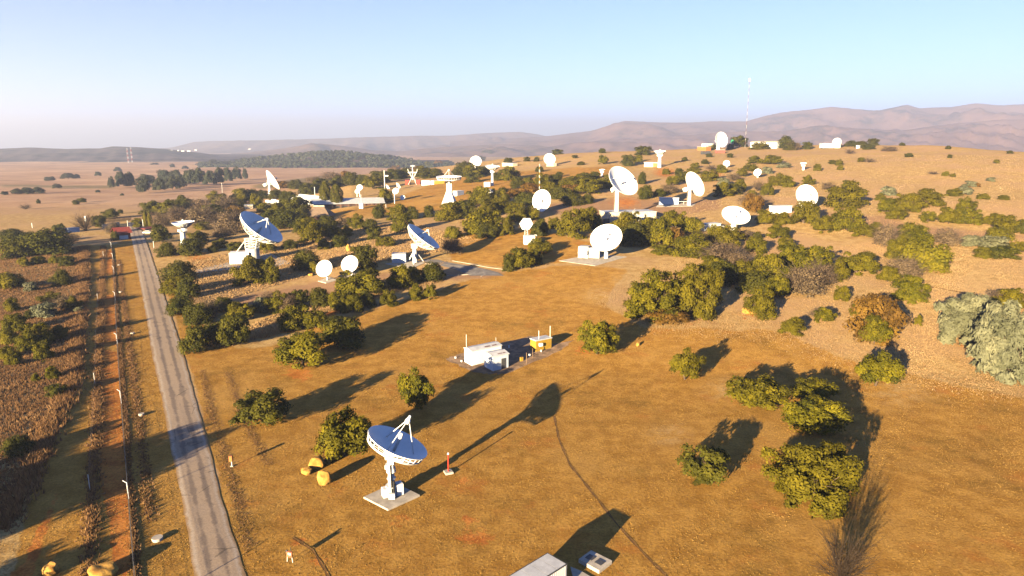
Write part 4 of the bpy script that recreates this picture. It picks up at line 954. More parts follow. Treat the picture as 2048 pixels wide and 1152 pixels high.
O = G(190, 768); fence = thing('wire_fence', O, 'thin wire fence with pale slim posts left of the orange earth strip', 'fence')
P3 = [G(*p) for p in FP2]
for p in P3: MB().tube(p - np.array([0, 0, .2]), p + np.array([0, 0, 2.0]), .04, n=6).build('post', 'steelw', fence, O)
wr = MB()
for a, b_ in zip(P3[:-1], P3[1:]):
    for z in (.5, 1.1, 1.7): wr.tube(a + np.array([0, 0, z]), b_ + np.array([0, 0, z]), .005, n=3, cap=False)
wr.build('wire', 'dark', fence, O)
A = G(204, 446); Bq = G(262, 440); O = (A + Bq) / 2; fence = thing('palisade_fence', O, 'brown palisade fence behind the gate house', 'fence')
for k in range(24):
    p = A + (Bq - A) * k / 23; p[2] = float(H(p[0], p[1])); MB().box(p + np.array([0, 0, 1.1]), .25, .12, 2.2).build('pale', 'wood', fence, O, 0)
for z in (.5, 1.8): MB().tube(A + np.array([0, .1, z]), Bq + np.array([0, .1, z]), .08, n=4).build('rail', 'wood', fence, O)

# manhole caps
for k, (px, py, r, lab) in enumerate(((315, 1080, .55, 'pale concrete manhole cap nearest the bottom edge beside the road'), (283, 831, .42, 'pale manhole cap on the verge halfway along the road'),
                              (265, 668, .42, 'pale manhole cap beside a small hole on the verge'), (241, 585, .4, 'small white manhole cap on the upper verge'), (238, 531, .4, 'farthest white manhole cap on the verge'))):
    B = G(px, py); root = thing('manhole_cap', B, lab, 'manhole')
    MB().tube(B - np.array([0, 0, .2]), B + np.array([0, 0, .22]), r * .92, n=24).build('ring', 'concrete', root, B); MB().tube(B + np.array([0, 0, .224]), B + np.array([0, 0, .32]), r, r * .97, 24).build('lid', 'concrete', root, B)

# ------------------------------------------------------------------ rocks
def rock_mesh(seed):
    g = np.random.default_rng(seed); import bmesh
    bm = bmesh.new(); bmesh.ops.create_icosphere(bm, subdivisions=4, radius=.5)
    cuts = [(g.normal(size=3), g.uniform(.30, .45)) for _ in range(9)]
    ws = [(g.normal(size=3) * s_, g.uniform(0, 6.28), a) for s_, a in ((4, .03), (7, .02), (13, .012), (22, .008))]
    for vt in bm.verts:
        p = np.array(vt.co)
        for nrm, dd in cuts:
            nn = nrm / np.linalg.norm(nrm); e = p @ nn - dd
            if e > 0: p = p - nn * e * .85
        p = p * (1 + sum(a * math.sin(p @ k + q_) for k, q_, a in ws) * 2)
        vt.co = p
    me = bpy.data.meshes.new('boulder'); bm.to_mesh(me); bm.free(); me.materials.append(M['rock'])
    me.polygons.foreach_set('use_smooth', [True] * len(me.polygons)); me.set_sharp_from_angle(angle=R(28)); return me
RK = [rock_mesh(s_) for s_ in range(4)]
for k, (px, py, w_, h, lab) in enumerate(((612, 949, 24, 14, 'leftmost small ochre boulder of the four beside the nearest dish'), (633, 938, 34, 26, 'broad flat ochre boulder at the back of the four beside the nearest dish'),
        (648, 969, 34, 27, 'tall rounded ochre boulder at the front of the four beside the nearest dish'), (657, 927, 18, 12, 'small ochre boulder nearest the bush in the group of four'),
        (103, 1150, 34, 26, 'orange boulder at the bottom left corner left of the fence'), (205, 1156, 60, 26, 'broad orange rock at the bottom edge beside the fence'),
        (698, 503, 13, 13, 'pale ochre stone standing among shrubs behind the small twin dishes'), (1501, 629, 36, 16, 'ochre rock outcrop in the dry grass below the big bush'), (624, 552, 14, 6, 'low ochre stone left of the left twin dish'),
        (684, 549, 12, 5, 'low brown stone between the twin dishes'), (1276, 693, 9, 8, 'small ochre stone on the lawn in a tree shadow'), (470, 644 - 2, 10, 6, 'small stone in grass between the roadside shrubs'))):
    B = G(px, py - h * .15); m = mpp(B); o = link('boulder', RK[k % 4], None, B + np.array([0, 0, h * m * .36]), (w_ * m, w_ * m * .9, h * m * 1.3), k * 1.3); tag(o, lab, 'rock')

# ------------------------------------------------------------------ vegetation prototypes (unit size: 1 wide, 1 high)
def quads(P, N, s, asp, g):
    n = len(P); T = g.normal(size=(n, 3)); T -= N * (T * N).sum(1)[:, None]; T /= np.linalg.norm(T, axis=1)[:, None] + 1e-9; Bn = np.cross(N, T)
    s = s[:, None]; a = T * s * asp; b_ = Bn * s
    V = np.stack([P - a, P - b_ * .9, P + a, P + b_ * .9], 1).reshape(-1, 3); return V, np.arange(n * 4).reshape(-1, 4)
def sticks(A, B, r):
    d = B - A; d /= np.linalg.norm(d, axis=1)[:, None] + 1e-9; q = np.cross(d, np.array([.3, .5, .81])); q /= np.linalg.norm(q, axis=1)[:, None] + 1e-9; w = np.cross(d, q); r = r[:, None]
    V = np.stack([A + q * r, A - q * r * .5 + w * r * .86, A - q * r * .5 - w * r * .86, B + q * r * .5, B - q * r * .25 + w * r * .43, B - q * r * .25 - w * r * .43], 1).reshape(-1, 3)
    f = np.array([[0, 1, 4, 3], [1, 2, 5, 4], [2, 0, 3, 5]]); return V, (np.arange(len(A))[:, None, None] * 6 + f[None]).reshape(-1, 4)
def crown(seed, mat, K=34, n=7000, zb=.02, leaf=.017, rc=(.12, .2), asp=1.5, fill=.62, dome=1., gap=0, tone=(.0, 1.), droop=0):
    g = np.random.default_rng(seed)
    cs, rs, ts = [], [], []
    lob = [(g.uniform(0, 6.28), g.uniform(.05, .16)) for _ in range(3)]
    tries = 0
    while len(cs) < K and tries < 4000:
        tries += 1
        d = g.normal(size=3); d /= np.linalg.norm(d)
        d[2] = d[2] * .9 + .1
        rr = g.uniform(fill, 1.) if len(cs) > K * .2 else g.uniform(0, fill)
        r = g.uniform(*rc); ph = math.atan2(d[1], d[0]); ro = 1 + sum(a * math.sin((i + 2) * ph + p_) for i, (p_, a) in enumerate(lob))
        c_ = np.array([d[0] * ro * (.5 - r * .8), d[1] * ro * (.5 - r * .8), d[2] * (.5 * (1 - zb) - r * .7)]) * rr
        if d[2] < 0 and zb < .15:            # low crowns keep their width down to the ground
            q = math.hypot(c_[0], c_[1]) + 1e-6; c_[:2] *= 1 + dome * ((.5 - r * .8) * rr / q - 1)
        c_[2] += zb + (1 - zb) / 2 + g.uniform(-.03, .03)
        if zb < .1 and c_[2] < r * .6: c_[2] = r * .6
        if all(np.linalg.norm((c_ - o) * (1, 1, 1)) > (r + q) * .42 for o, q in zip(cs, rs)): cs.append(c_); rs.append(r); ts.append(g.uniform(*tone))
    cs = np.array(cs); rs = np.array(rs); ts = np.array(ts)
    wgt = rs ** 2 / (rs ** 2).sum(); idx = g.choice(len(cs), n, p=wgt)
    D = g.normal(size=(n, 3)); D /= np.linalg.norm(D, axis=1)[:, None]; D[:, 2] = np.where(D[:, 2] < -.4, -D[:, 2], D[:, 2])
    bumpy = 1 + .22 * np.sin(9 * D[:, 0] + idx) * np.sin(8 * D[:, 1] + 2 * idx) + .12 * np.sin(17 * D[:, 2] + idx)
    P = cs[idx] + D * (rs[idx] * bumpy * (1 - .35 * g.random(n) ** 2))[:, None]
    out = P - np.array([0, 0, .45]); out /= np.linalg.norm(out, axis=1)[:, None] + 1e-9
    N = D * .75 + out * .35 + g.normal(size=(n, 3)) * .38; N /= np.linalg.norm(N, axis=1)[:, None]
    s = leaf * g.uniform(.6, 1.5, n)
    V, Fq = quads(P, N, s, asp, g)
    V[:, 2] = np.maximum(V[:, 2], .0)
    for ax_ in (0, 1):
        lo, hi = np.percentile(V[:, ax_], (.4, 99.6)); V[:, ax_] = (V[:, ax_] - (lo + hi) / 2) / (hi - lo)
    lo, hi = np.percentile(V[:, 2], (1.5, 99.7)); z0 = .0 if zb < .06 else min(zb, .12); V[:, 2] = z0 + np.maximum(V[:, 2] - lo, -.02) / (hi - lo) * (1 - z0)
    tint = np.clip(ts[idx] * .65 + g.uniform(0, .35, n), 0, 1)
    return npmesh('crown', V, Fq, mat, {'tint': np.repeat(tint, 4)})
def trunk_mesh(seed, zb, spread=.3, r=.028, limbs=5, mat='bark'):
    g = np.random.default_rng(seed); mb = MB()
    for _ in range(1 if zb > .12 else 3):
        b0 = np.array([g.uniform(-.03, .03), g.uniform(-.03, .03), -.03]); k = np.array([g.uniform(-.06, .06), g.uniform(-.06, .06), max(zb, .1) + .06])
        mb.tube(b0, k, r, r * .75, 8, False)
        for i in range(limbs):
            a = 6.28 * i / limbs + g.uniform(-.4, .4); e = k + np.array([math.cos(a) * spread * g.uniform(.6, 1), math.sin(a) * spread * g.uniform(.6, 1), g.uniform(.22, .45)])
            mid = (k + e) / 2 + np.array([0, 0, g.uniform(-.05, .03)])
            mb.tube(k, mid, r * .62, r * .42, 6, False); mb.tube(mid, e, r * .42, r * .16, 6, False)
            for j in range(2): mb.tube(mid, mid + (e - mid) * .8 + g.normal(size=3) * .09, r * .3, r * .1, 5, False)
    me = bpy.data.meshes.new('trunk'); me.from_pydata(mb.v, [], mb.f); me.materials.append(M[mat]); me.polygons.foreach_set('use_smooth', [True] * len(me.polygons)); return me
def twigs_mesh(seed, n=420, mat='twig', r=.0055, base=.1):
    g = np.random.default_rng(seed); A = []; Bq = []; rr = []
    st = []
    for i in range(26):
        a = g.uniform(0, 6.28); e = g.uniform(.15, 1.) ** .6 * .48; st.append((np.array([g.normal() * base * .4, g.normal() * base * .4, 0]), np.array([math.cos(a) * e, math.sin(a) * e, math.sqrt(max(0, 1 - (e / .5) ** 2)) * .85 * g.uniform(.75, 1.05) + .06])))
    for s_, e in st:
        mid = s_ * .4 + e * .6 + np.array([0, 0, .04]) + g.normal(size=3) * .02
        A += [s_, mid]; Bq += [mid, e]; rr += [r * 2.2, r * 1.5]
        for j in range(n // 26):
            t = g.uniform(.2, 1.); p = s_ + (e - s_) * t; d = (e - s_) * .35 + g.normal(size=3) * .13; d[2] = abs(d[2]) * .8 + .03; q = p + d
            A.append(p); Bq.append(q); rr.append(r)
            q2 = q + d * .4 + g.normal(size=3) * .05; A.append(q); Bq.append(q2); rr.append(r * .7)
    V, Fq = sticks(np.array(A), np.array(Bq), np.array(rr)); V[:, 2] = np.maximum(V[:, 2], -.02)
    return npmesh('twigs', V, Fq, mat, {'tint': np.zeros(len(V))})
def colcrown(seed, mat, n=5000, leaf=.02, w=.42, tip=.35):
    g = np.random.default_rng(seed); z = g.uniform(0, 1, n) ** .9; a = g.uniform(0, 6.28, n)
    rad = .5 * np.minimum(1, (1 - z) / tip + .05) ** .6 * (.75 + .25 * np.minimum(1, z / .15)) * (1 + .12 * np.sin(3 * a + 7 * z) + .1 * np.sin(7 * a + 11 * z))
    P = np.column_stack([np.cos(a) * rad, np.sin(a) * rad, z * .98 + .01]); P *= (1 - .25 * g.random((n, 1)) ** 2 * np.array([1, 1, 0]))
    N = np.column_stack([np.cos(a), np.sin(a), np.full(n, .5)]) + g.normal(size=(n, 3)) * .4; N /= np.linalg.norm(N, axis=1)[:, None]
    V, Fq = quads(P, N, leaf * g.uniform(.6, 1.5, n), 1.6, g); return npmesh('crown', V, Fq, mat, {'tint': np.repeat(g.random(n), 4)})
PR = {}
def proto(code, crowns, trunks): PR[code] = (crowns, trunks)
proto('g', [crown(10 + i, 'leaf', 36 + 3 * i, 9000, .02, .015, (.09, .17)) for i in range(5)], [trunk_mesh(i, .05) for i in range(2)])
proto('d', [crown(30 + i, 'leafd', 34 + 3 * i, 7500, .02, .0165, (.12, .2), tone=(0, .8)) for i in range(4)], [trunk_mesh(i + 5, .05) for i in range(2)])
proto('y', [crown(40 + i, 'leafy', 30, 7000, .02, .0165, (.12, .2)) for i in range(3)], [trunk_mesh(i + 8, .05) for i in range(2)])
proto('t', [crown(50 + i, 'leaf', 40 + 4 * i, 9000, .14, .0145, (.075, .16), dome=.35, fill=.5) for i in range(4)], [trunk_mesh(20 + i, .15) for i in range(3)])
proto('e', [crown(60 + i, 'leafd', 40 + 4 * i, 9000, .14, .0145, (.075, .16), dome=.35, fill=.5) for i in range(3)], [trunk_mesh(25 + i, .15) for i in range(3)])
proto('G', [crown(70 + i, 'leaf', 74, 19000, .04, .0105, (.055, .125), fill=.55) for i in range(2)], [trunk_mesh(35, .05)])
proto('s', [crown(74, 'leafd', 24, 3600, .22, .018, (.08, .15), tone=(.2, 1))], [trunk_mesh(36, .2)])
proto('r', [crown(80 + i, 'leafr', 30, 5500, .05, .017, (.11, .18)) for i in range(2)], [trunk_mesh(40 + i, .06) for i in range(2)])
proto('S', [crown(90 + i, 'leafs', 64, 17000, .03, .0115, (.08, .14), asp=2.6) for i in range(2)], [trunk_mesh(43, .06)])
proto('w', [crown(95 + i, 'leafs', 26, 4500, .02, .02, (.12, .18), asp=2.2) for i in range(2)], [trunk_mesh(45, .05)])
proto('b', [twigs_mesh(100 + i) for i in range(3)], [crown(105 + i, 'leafb', 34, 2600, .02, .015, (.11, .19)) for i in range(2)])
proto('B', [twigs_mesh(110, 520, 'twigd', .0042)], [None])
proto('p', [crown(120 + i, 'leafp', 30, 5000, .12, .02, (.1, .19)) for i in range(4)], [trunk_mesh(50 + i, .25, .2, .02) for i in range(2)])
proto('c', [colcrown(130, 'leafd')], [trunk_mesh(55, .05, .1, .03)])
proto('C', [colcrown(131, 'leafy')], [trunk_mesh(56, .05, .1, .03)])
KN = dict(g=('shrub', 'olive green shrub', 'shrub'), d=('shrub', 'dark green shrub', 'shrub'), y=('shrub', 'yellow green shrub', 'shrub'), t=('tree', 'olive green tree', 'tree'), e=('tree', 'dark green tree', 'tree'),
          G=('tree', 'broad dense olive tree', 'tree'), s=('tree', 'thin crowned tree', 'tree'), r=('shrub', 'rust brown shrub', 'shrub'), S=('tree', 'silver grey tree', 'tree'), w=('shrub', 'pale silvery shrub', 'shrub'),
          b=('bare_shrub', 'leafless shrub', 'shrub'), B=('bare_tree', 'leafless tree', 'tree'), p=('tree', 'tall dark grove tree', 'tree'), c=('cypress_tree', 'dark columnar cypress', 'cypress'), C=('cypress_tree', 'yellow columnar cypress', 'cypress'))
CNT = {}
def plant(px, py, w, h, code, label, group=None, small=False):
    i = CNT.get(code, 0); CNT[code] = i + 1
    Bq = G(px, py - min(6, h * .08)); m = mpp(Bq); wm = w * m; el = math.atan2(CAMZ - Bq[2], Bq[1])
    hm = math.sqrt(max(h * h - (w * .9 * math.sin(el)) ** 2, (h * .6) ** 2)) * m / math.cos(el)
    if code in 'gdyrwb' : wm *= 1.04
    nm, _, cat = KN[code]; cr, tr = PR[code]
    rz = random.uniform(0, 6.28); sx = wm * random.uniform(.94, 1.06); sy = wm * random.uniform(.85, 1.05)
    Bq = Bq + np.array([0, wm * .25 if code not in 'tesBpcC' else 0, 0]); Bq[2] = float(H(Bq[0], Bq[1]))
    if small:
        o = link(nm, cr[i % len(cr)], None, Bq, (sx, sy, hm), rz); return tag(o, label, cat, group)
    root = thing(nm, Bq, label, cat, group)
    root.rotation_euler = (0, 0, rz); root.scale = (sx, sy, hm)
    link('twigs' if code in 'bB' else 'crown', cr[i % len(cr)], root)
    t_ = tr[(i // 2) % len(tr)]
    if t_ is not None: link('dead_leaves' if code in 'bB' else 'trunk', t_, root)
    return root
# foreground plants, each described on its own
for a in [
    (523, 853, 112, 72, 'e', 'spreading dark tree with visible trunk standing alone between road and nearest dish'),
    (836, 822, 76, 82, 't', 'round headed tree with forked trunk behind the nearest dish'),
    (690, 918, 104, 92, 't', 'dense tree touching the left rim of the nearest dish, boulders at its foot'),
    (605, 740, 104, 76, 't', 'large round tree nearest the lawn in the row left of centre, red soil under it'),
    (688, 696, 98, 58, 'e', 'wide tree right behind the large round tree left of centre'),
    (1195, 714, 80, 68, 't', 'tree standing alone right of the mustard hut'),
    (1370, 764, 72, 66, 't', 'small umbrella tree with leaning trunk on a pale ring of soil'),
    (1510, 814, 108, 62, 't', 'low wide tree between the umbrella tree and the close pair of trees'),
    (1623, 806, 82, 50, 't', 'rear one of the close pair of trees on the right lawn'),
    (1630, 868, 116, 76, 't', 'front one of the close pair of trees on the right lawn'),
    (1752, 778, 102, 74, 't', 'tree with short trunk at the lawn edge under the orange leaved tree'),
    (1408, 960, 100, 72, 's', 'thin gappy tree with two heads on the right lawn'),
    (1408, 974, 40, 28, 'd', 'small dark bush at the foot of the thin gappy tree'),
    (1638, 1024, 184, 128, 'G', 'biggest broad tree on the right lawn nearest the bottom edge'),
    (1680, 1175, 88, 112, 'B', 'bare twiggy tree cut by the bottom edge at right'),
    (1318, 645, 126, 94, 'G', 'left half of the huge rounded thicket right of centre'),
    (1392, 640, 116, 100, 'G', 'right half of the huge rounded thicket right of centre'),
    (1345, 652, 80, 30, 'r', 'reddish low bush in front of the huge rounded thicket'),
    (1962, 700, 122, 98, 'S', 'left silver grey tree at the right picture edge'),
    (2032, 766, 130, 146, 'S', 'right silver grey tree cut by the right picture edge'),
    (1762, 690, 112, 88, 'r', 'orange leaved tree at the edge of the dry grass right of centre'),
    (1757, 697, 66, 56, 'g', 'green bush directly in front of the orange leaved tree'),
    (1523, 642, 66, 58, 'g', 'rounded green bush above the ochre rock outcrop'),
    (28, 918, 52, 40, 'd', 'lone green bush in brown grass near the lower left edge'),
    (172, 464, 36, 36, 'B', 'bare branching tree beside the container near the gate'),
    (119, 468, 27, 19, 'e', 'small dark tree standing alone left of the container near the gate'),
    (903, 512, 46, 30, 'b', 'grey leafless bush alone beside the driveway'),
    (905, 480, 37, 24, 'y', 'bright green bush alone above the driveway'),
    (770, 407, 27, 28, 'y', 'green tree against the right end of the long office roof'),
    (652, 421, 24, 52, 'c', 'left dark cypress in front of the long office'), (674, 419, 26, 47, 'c', 'right dark cypress in front of the long office'),
    (292, 456, 9, 30, 'C', 'left yellow cypress beside the gate pole'), (301, 456, 9, 28, 'C', 'right yellow cypress beside the gate pole'),
    (1687, 604, 30, 28, 'g', 'small rounded bush left of the orange leaved tree top'), (1588, 674, 50, 34, 'g', 'rounded bush at the upper edge of the right lawn'),
    (1830, 609, 64, 50, 'g', 'rounded bush beside the thin trodden track on the right'), (1723, 553, 74, 43, 'g', 'smooth dome shaped bush alone in pale grass right of centre'),
    (1858, 549, 94, 62, 'y', 'largest yellow green dome bush on the right slope'), (1899, 495, 54, 33, 'b', 'grey twiggy dome bush on the right slope'),
    (2003, 485, 46, 26, 'y', 'yellow dome bush above the pale silvery shrubs at far right')]:
    plant(*a)
# trees that stand just outside the frame and throw their shade into it
for x, y, w, h, lab in ((-66.5, 57.5, 13, 7.4, 'tall tree outside the lower left frame edge, shading the road'), (-68.1, 49.3, 13, 8.6, 'second tall tree outside the lower left frame edge'),
        (-56.3, 41.8, 7.5, 4.6, 'low tree outside the bottom left corner'), (-71.9, 69.5, 3.2, 5.2, 'small tree outside the left frame edge'), (-76.5, 51, 9, 7.5, 'third tall tree beyond the left frame edge')):
    root = thing('tree', (x, y, float(H(x, y))), lab, 'tree'); root.scale = (w, w, h); link('crown', PR['d'][0][int(x) % 4], root); link('trunk', PR['t'][1][int(y) % 3], root)
Z = {}
exec('''
Z['beside the road below the gate'] = "324 487 40 34 e;330 516 34 27 d;378 514 52 31 d;392 488 36 22 d;437 498 32 18 g;424 506 22 14 d"
Z['between the road and the large lattice dish'] = "352 565 58 37 d;347 592 50 33 g;372 600 42 38 d;492 576 72 54 g;508 562 46 38 d;539 571 34 48 g"
Z['in the lower row beside the road'] = "355 632 46 34 d;392 656 56 42 d;412 640 40 34 b;445 626 36 27 d;478 646 50 36 g;388 710 58 52 e;428 692 48 44 e;466 696 74 66 e"
Z['in the row left of the large round tree'] = "518 630 28 30 w;535 622 34 32 b;552 630 44 40 g;570 628 30 30 b;595 620 38 34 d;585 667 60 48 g;632 658 46 36 t;637 617 44 35 d"
Z['around the small twin dishes'] = "609 545 52 38 d;628 549 20 22 y;727 542 48 44 d;716 601 92 52 g;675 630 36 40 g;705 629 38 34 g;733 619 32 32 d;775 616 37 31 g;690 596 40 34 d"
Z['in front of the tripod dish'] = "799 581 54 42 g;825 571 36 32 g;862 567 50 36 d;832 603 30 31 g;860 601 26 27 g"
Z['on the stony slope left of the tripod dish'] = "770 494 37 17 g;747 482 30 24 d;740 460 28 19 d;711 459 31 27 g;757 439 29 27 d;800 443 54 30 g;803 467 42 34 g;822 441 28 25 d;857 437 21 23 d"
Z['between the office and the small twin dishes'] = "617 465 50 26 g;650 464 46 28 d;622 492 62 42 g;645 502 24 19 g;678 496 33 22 d;687 476 35 21 g;690 456 35 19 b;600 470 34 24 g;577 500 31 17 d;530 507 36 22 g;467 503 28 16 d;660 480 36 24 g"
Z['in the thicket right of the thatched hut'] = "897 444 62 34 g;930 439 44 33 d;965 418 57 38 g;998 413 42 32 g;1003 429 46 30 g;975 437 42 30 g"
Z['in the thicket left of the six sided antenna'] = "965 473 78 46 g;974 479 42 28 d;1012 474 34 32 g;1035 447 52 36 g;1064 442 27 26 y;1052 413 48 24 d"
Z['around the slab of the camera facing dish'] = "1080 475 32 32 d;1110 459 26 20 g;1150 481 72 54 g;1180 462 54 40 g;1080 513 50 32 g;1042 544 54 40 g;1018 546 26 34 d;1071 534 28 28 d"
Z['behind the half hidden dish'] = "1148 413 48 24 d;1176 409 24 19 d;1035 379 30 22 d;1057 369 22 13 g;1085 379 42 28 g;1060 387 36 17 r;1027 395 26 15 r;1142 379 52 22 g;1180 393 62 32 g;1145 387 42 15 r;1110 372 30 20 d;1160 366 30 16 g;1190 358 21 13 d;1210 380 30 26 g;1120 400 40 22 d;1100 390 34 22 g"
Z['in the belt below the block house'] = "1254 466 58 36 g;1275 496 76 42 d;1322 498 46 54 y;1352 463 52 36 g;1352 493 34 32 r;1386 473 42 32 y;1388 517 78 44 g;1327 511 42 18 g;1404 496 38 26 b;1300 470 40 30 g"
Z['below the dish tipped upward'] = "1425 479 20 26 y;1457 497 62 38 g;1513 509 42 30 g;1515 481 18 15 d;1492 483 30 20 b;1440 492 40 26 g;1535 453 36 28 g;1570 451 36 22 g;1562 481 48 28 g;1574 499 30 20 g;1510 428 38 34 r;1505 413 46 22 b"
Z['beside the long white box cabin at right'] = "1614 453 54 44 g;1647 469 38 32 g;1700 419 80 48 g;1700 467 58 44 g;1733 477 46 24 g;1756 463 24 16 g"
Z['in the mixed thicket right of the huge bush'] = "1452 536 72 42 b;1445 576 66 46 d;1430 552 50 34 g;1490 573 52 44 g;1537 571 64 54 g;1590 546 72 46 g;1638 541 62 42 g;1615 596 70 52 b;1515 592 62 42 d;1560 600 50 40 g;1580 580 50 40 g;1680 566 44 38 g;1655 649 42 28 g;1640 640 30 20 b;1600 520 40 26 g;1650 575 46 40 b;1480 545 50 34 b"
Z['on the slope above the yellow green dome bush'] = "1781 429 40 28 g;1798 442 36 24 g;1822 427 48 34 g;1862 417 56 34 g;1860 447 29 21 g;1902 452 38 32 g;1937 429 34 30 g;1941 453 48 30 g;1977 452 20 17 g"
Z['around the yellow green dome bush'] = "1776 498 46 42 b;1835 493 72 38 g;1800 521 42 44 g;1815 561 56 38 b;1782 569 42 30 g;1725 637 40 28 g;1838 653 15 20 g"
Z['at the far right edge'] = "2020 469 54 32 g;2000 445 32 15 g;1996 503 52 26 w;1946 495 38 20 w;1971 519 31 21 g;2013 521 58 24 d;2038 509 32 22 g;2028 623 62 38 g;2008 613 42 28 b;2046 470 30 26 d"
Z['in the brown veld nearest the left edge'] = "16 479 34 15 d;20 494 42 20 d;24 521 42 30 d;10 584 42 27 y;20 626 21 21 y;20 669 38 28 g;12 693 28 26 y;46 705 32 29 g;22 736 25 23 g;8 721 25 19 y"
Z['in the veld beside the wire fence'] = "82 516 70 38 d;60 505 40 28 d;136 489 26 15 b;45 535 15 14 y;71 530 22 12 g;105 528 17 11 y;128 534 25 15 d;56 585 21 14 w;118 575 27 25 d;95 609 32 17 g;124 624 38 22 b;82 639 34 23 w;143 623 25 21 g;156 628 13 10 w;57 639 17 13 d;114 682 23 21 d;68 697 42 34 g;80 727 32 31 g;101 761 23 19 g;70 766 13 13 g;108 799 27 21 d"
Z['near the gate house'] = "217 439 29 19 d;195 457 25 23 d;240 428 10 8 d;222 469 27 21 b;274 456 25 17 g;228 483 15 19 d;318 456 32 27 b"
Z['in the tree belt behind the large lattice dish'] = "300 431 42 25 d;330 433 52 28 g;365 426 42 26 d;400 429 46 27 b;430 409 42 24 g;450 421 42 24 b;475 405 42 24 g;478 419 28 26 y;500 401 38 20 d;520 399 32 16 d;395 451 62 32 b;440 447 42 28 d;470 441 42 26 r;455 472 62 42 b;402 461 32 15 y;440 481 38 22 b;334 414 15 14 d;362 409 17 17 d;350 445 40 26 b;420 436 40 24 d"
Z['in the tree belt left of the thatched hut'] = "510 417 25 27 y;589 438 60 38 d;571 461 72 38 d;530 433 38 24 g;554 441 42 31 g;540 455 40 30 d;600 447 36 26 d;575 408 36 22 d;550 400 34 18 d"
Z['behind the long office roof'] = "612 393 38 23 d;640 386 32 25 d;672 377 32 22 d;700 373 38 25 d;725 373 26 20 d;745 381 38 26 g;760 367 42 22 d;785 361 38 20 d;800 359 32 18 d;660 363 42 16 b;690 359 20 15 r;590 380 34 18 d;565 378 34 14 r;625 370 30 14 b"
Z['around the red based tower'] = "850 359 38 18 d;870 357 32 18 d;835 347 22 13 r;790 342 19 10 r;877 332 17 10 r;855 334 15 10 g;845 350 34 16 g;813 352 26 14 d"
Z['behind the dish lying flat'] = "930 351 38 24 d;947 358 42 24 g;945 367 32 19 d;1019 363 40 26 g;995 363 26 16 d;918 356 30 20 d;935 336 18 10 b;970 352 26 16 d"
Z['on the open hillside above the thicket'] = "1079 345 17 11 d;1017 328 19 11 d;1119 355 15 10 d;1170 363 26 16 d;1207 330 20 17 g;1258 334 30 21 d;1278 325 17 13 y;1162 331 15 7 d;1054 324 13 9 d;1073 324 11 9 d;1205 307 13 9 d;1150 317 12 6 d"
Z['along the left part of the hill crest'] = "975 314 28 13 d;1000 309 28 12 d;1020 310 30 13 d;1045 307 30 11 d;1065 305 28 12 d;1088 304 21 15 d;1115 310 22 10 d;1135 307 26 11 d;1213 300 30 11 d;1263 296 9 8 d;960 322 20 9 d"
Z['along the hill crest left of the tall mast'] = "1288 312 34 17 d;1317 300 42 17 d;1343 298 32 23 d;1366 297 42 19 d;1387 293 26 13 d;1417 291 28 11 d;1423 300 24 11 d;1462 300 15 11 d;1481 296 32 21 d"
Z['along the hill crest right of the tall mast'] = "1524 300 40 14 g;1573 298 32 23 d;1583 302 26 15 d;1591 302 26 15 b;1616 300 19 14 d;1705 294 24 11 d;1727 297 26 13 d;1749 292 22 13 d;1703 309 19 9 b;1741 300 22 10 d;1781 304 26 9 b;1806 292 11 6 d;1545 290 24 12 d"
Z['on the slope below the hill top dish'] = "1333 350 17 11 g;1359 349 17 11 d;1389 349 32 13 g;1285 371 17 24 d;1411 329 15 9 d;1391 337 17 10 g;1370 323 11 8 d;1419 315 13 7 d;1461 316 13 8 d;1348 373 26 18 g;1366 365 26 19 d"
Z['around the dish seen from behind'] = "1340 389 36 17 b;1292 401 26 27 d;1321 395 26 15 d;1423 365 42 22 g;1445 347 24 15 g;1425 341 24 10 b;1448 373 22 15 w;1470 363 26 13 b;1485 355 22 16 g;1481 385 24 23 g;1452 397 46 28 g;1470 391 30 20 d;1517 384 24 19 b"
Z['on the upper slope right of the small dishes'] = "1502 344 32 15 g;1513 329 28 15 g;1548 331 42 17 g;1570 337 24 10 w;1536 349 22 13 w;1557 373 32 23 g;1577 376 34 21 g;1536 393 26 23 g;1505 393 17 11 g;1637 343 17 13 g;1620 372 26 19 g;1660 381 25 14 b;1698 378 22 15 g"
Z['scattered on the bare right hillside'] = "1820 315 15 8 d;1898 299 11 7 d;1976 299 17 5 d;2022 308 11 6 d;1901 317 9 7 d;1995 328 11 8 g;1680 332 14 12 g;1666 329 14 8 d;1682 341 12 9 g;1725 325 15 9 g;1741 326 19 9 b;1893 353 13 9 y;1907 355 10 7 g;1984 364 15 8 w;1945 375 25 11 w;1957 375 11 8 r;1763 402 21 13 g;1780 393 29 17 w;1913 394 31 15 g;1970 400 21 11 g;2012 401 21 9 g;1935 391 28 15 w;1870 350 18 6 b"
Z['on the far left plain'] = "35 390 22 12 p;55 389 26 13 p;78 388 24 13 p;114 378 17 10 p;10 391 13 8 p;138 359 30 12 p;152 358 16 9 p;100 363 18 9 p;150 410 12 9 d;162 406 15 9 d;76 408 8 9 d;196 353 13 9 p;196 386 9 6 p;244 392 8 5 p;47 420 19 10 b;236 344 15 9 p;371 339 13 7 p;425 333 23 13 p;450 333 21 9 p;345 336 10 8 p;310 330 16 4 p"
Z['in the dark grove on the plain'] = "224 379 13 24 p;245 378 24 32 p;262 377 22 30 p;290 373 25 23 p;303 371 19 19 p;287 389 25 31 p;318 385 24 27 p;345 382 29 27 p;362 378 22 24 p;330 367 32 25 p;352 367 28 25 p;398 373 30 34 p;380 373 26 31 p;420 373 24 29 p;438 371 22 33 p;456 367 19 29 p;474 363 19 27 p;491 361 11 22 p"
''')
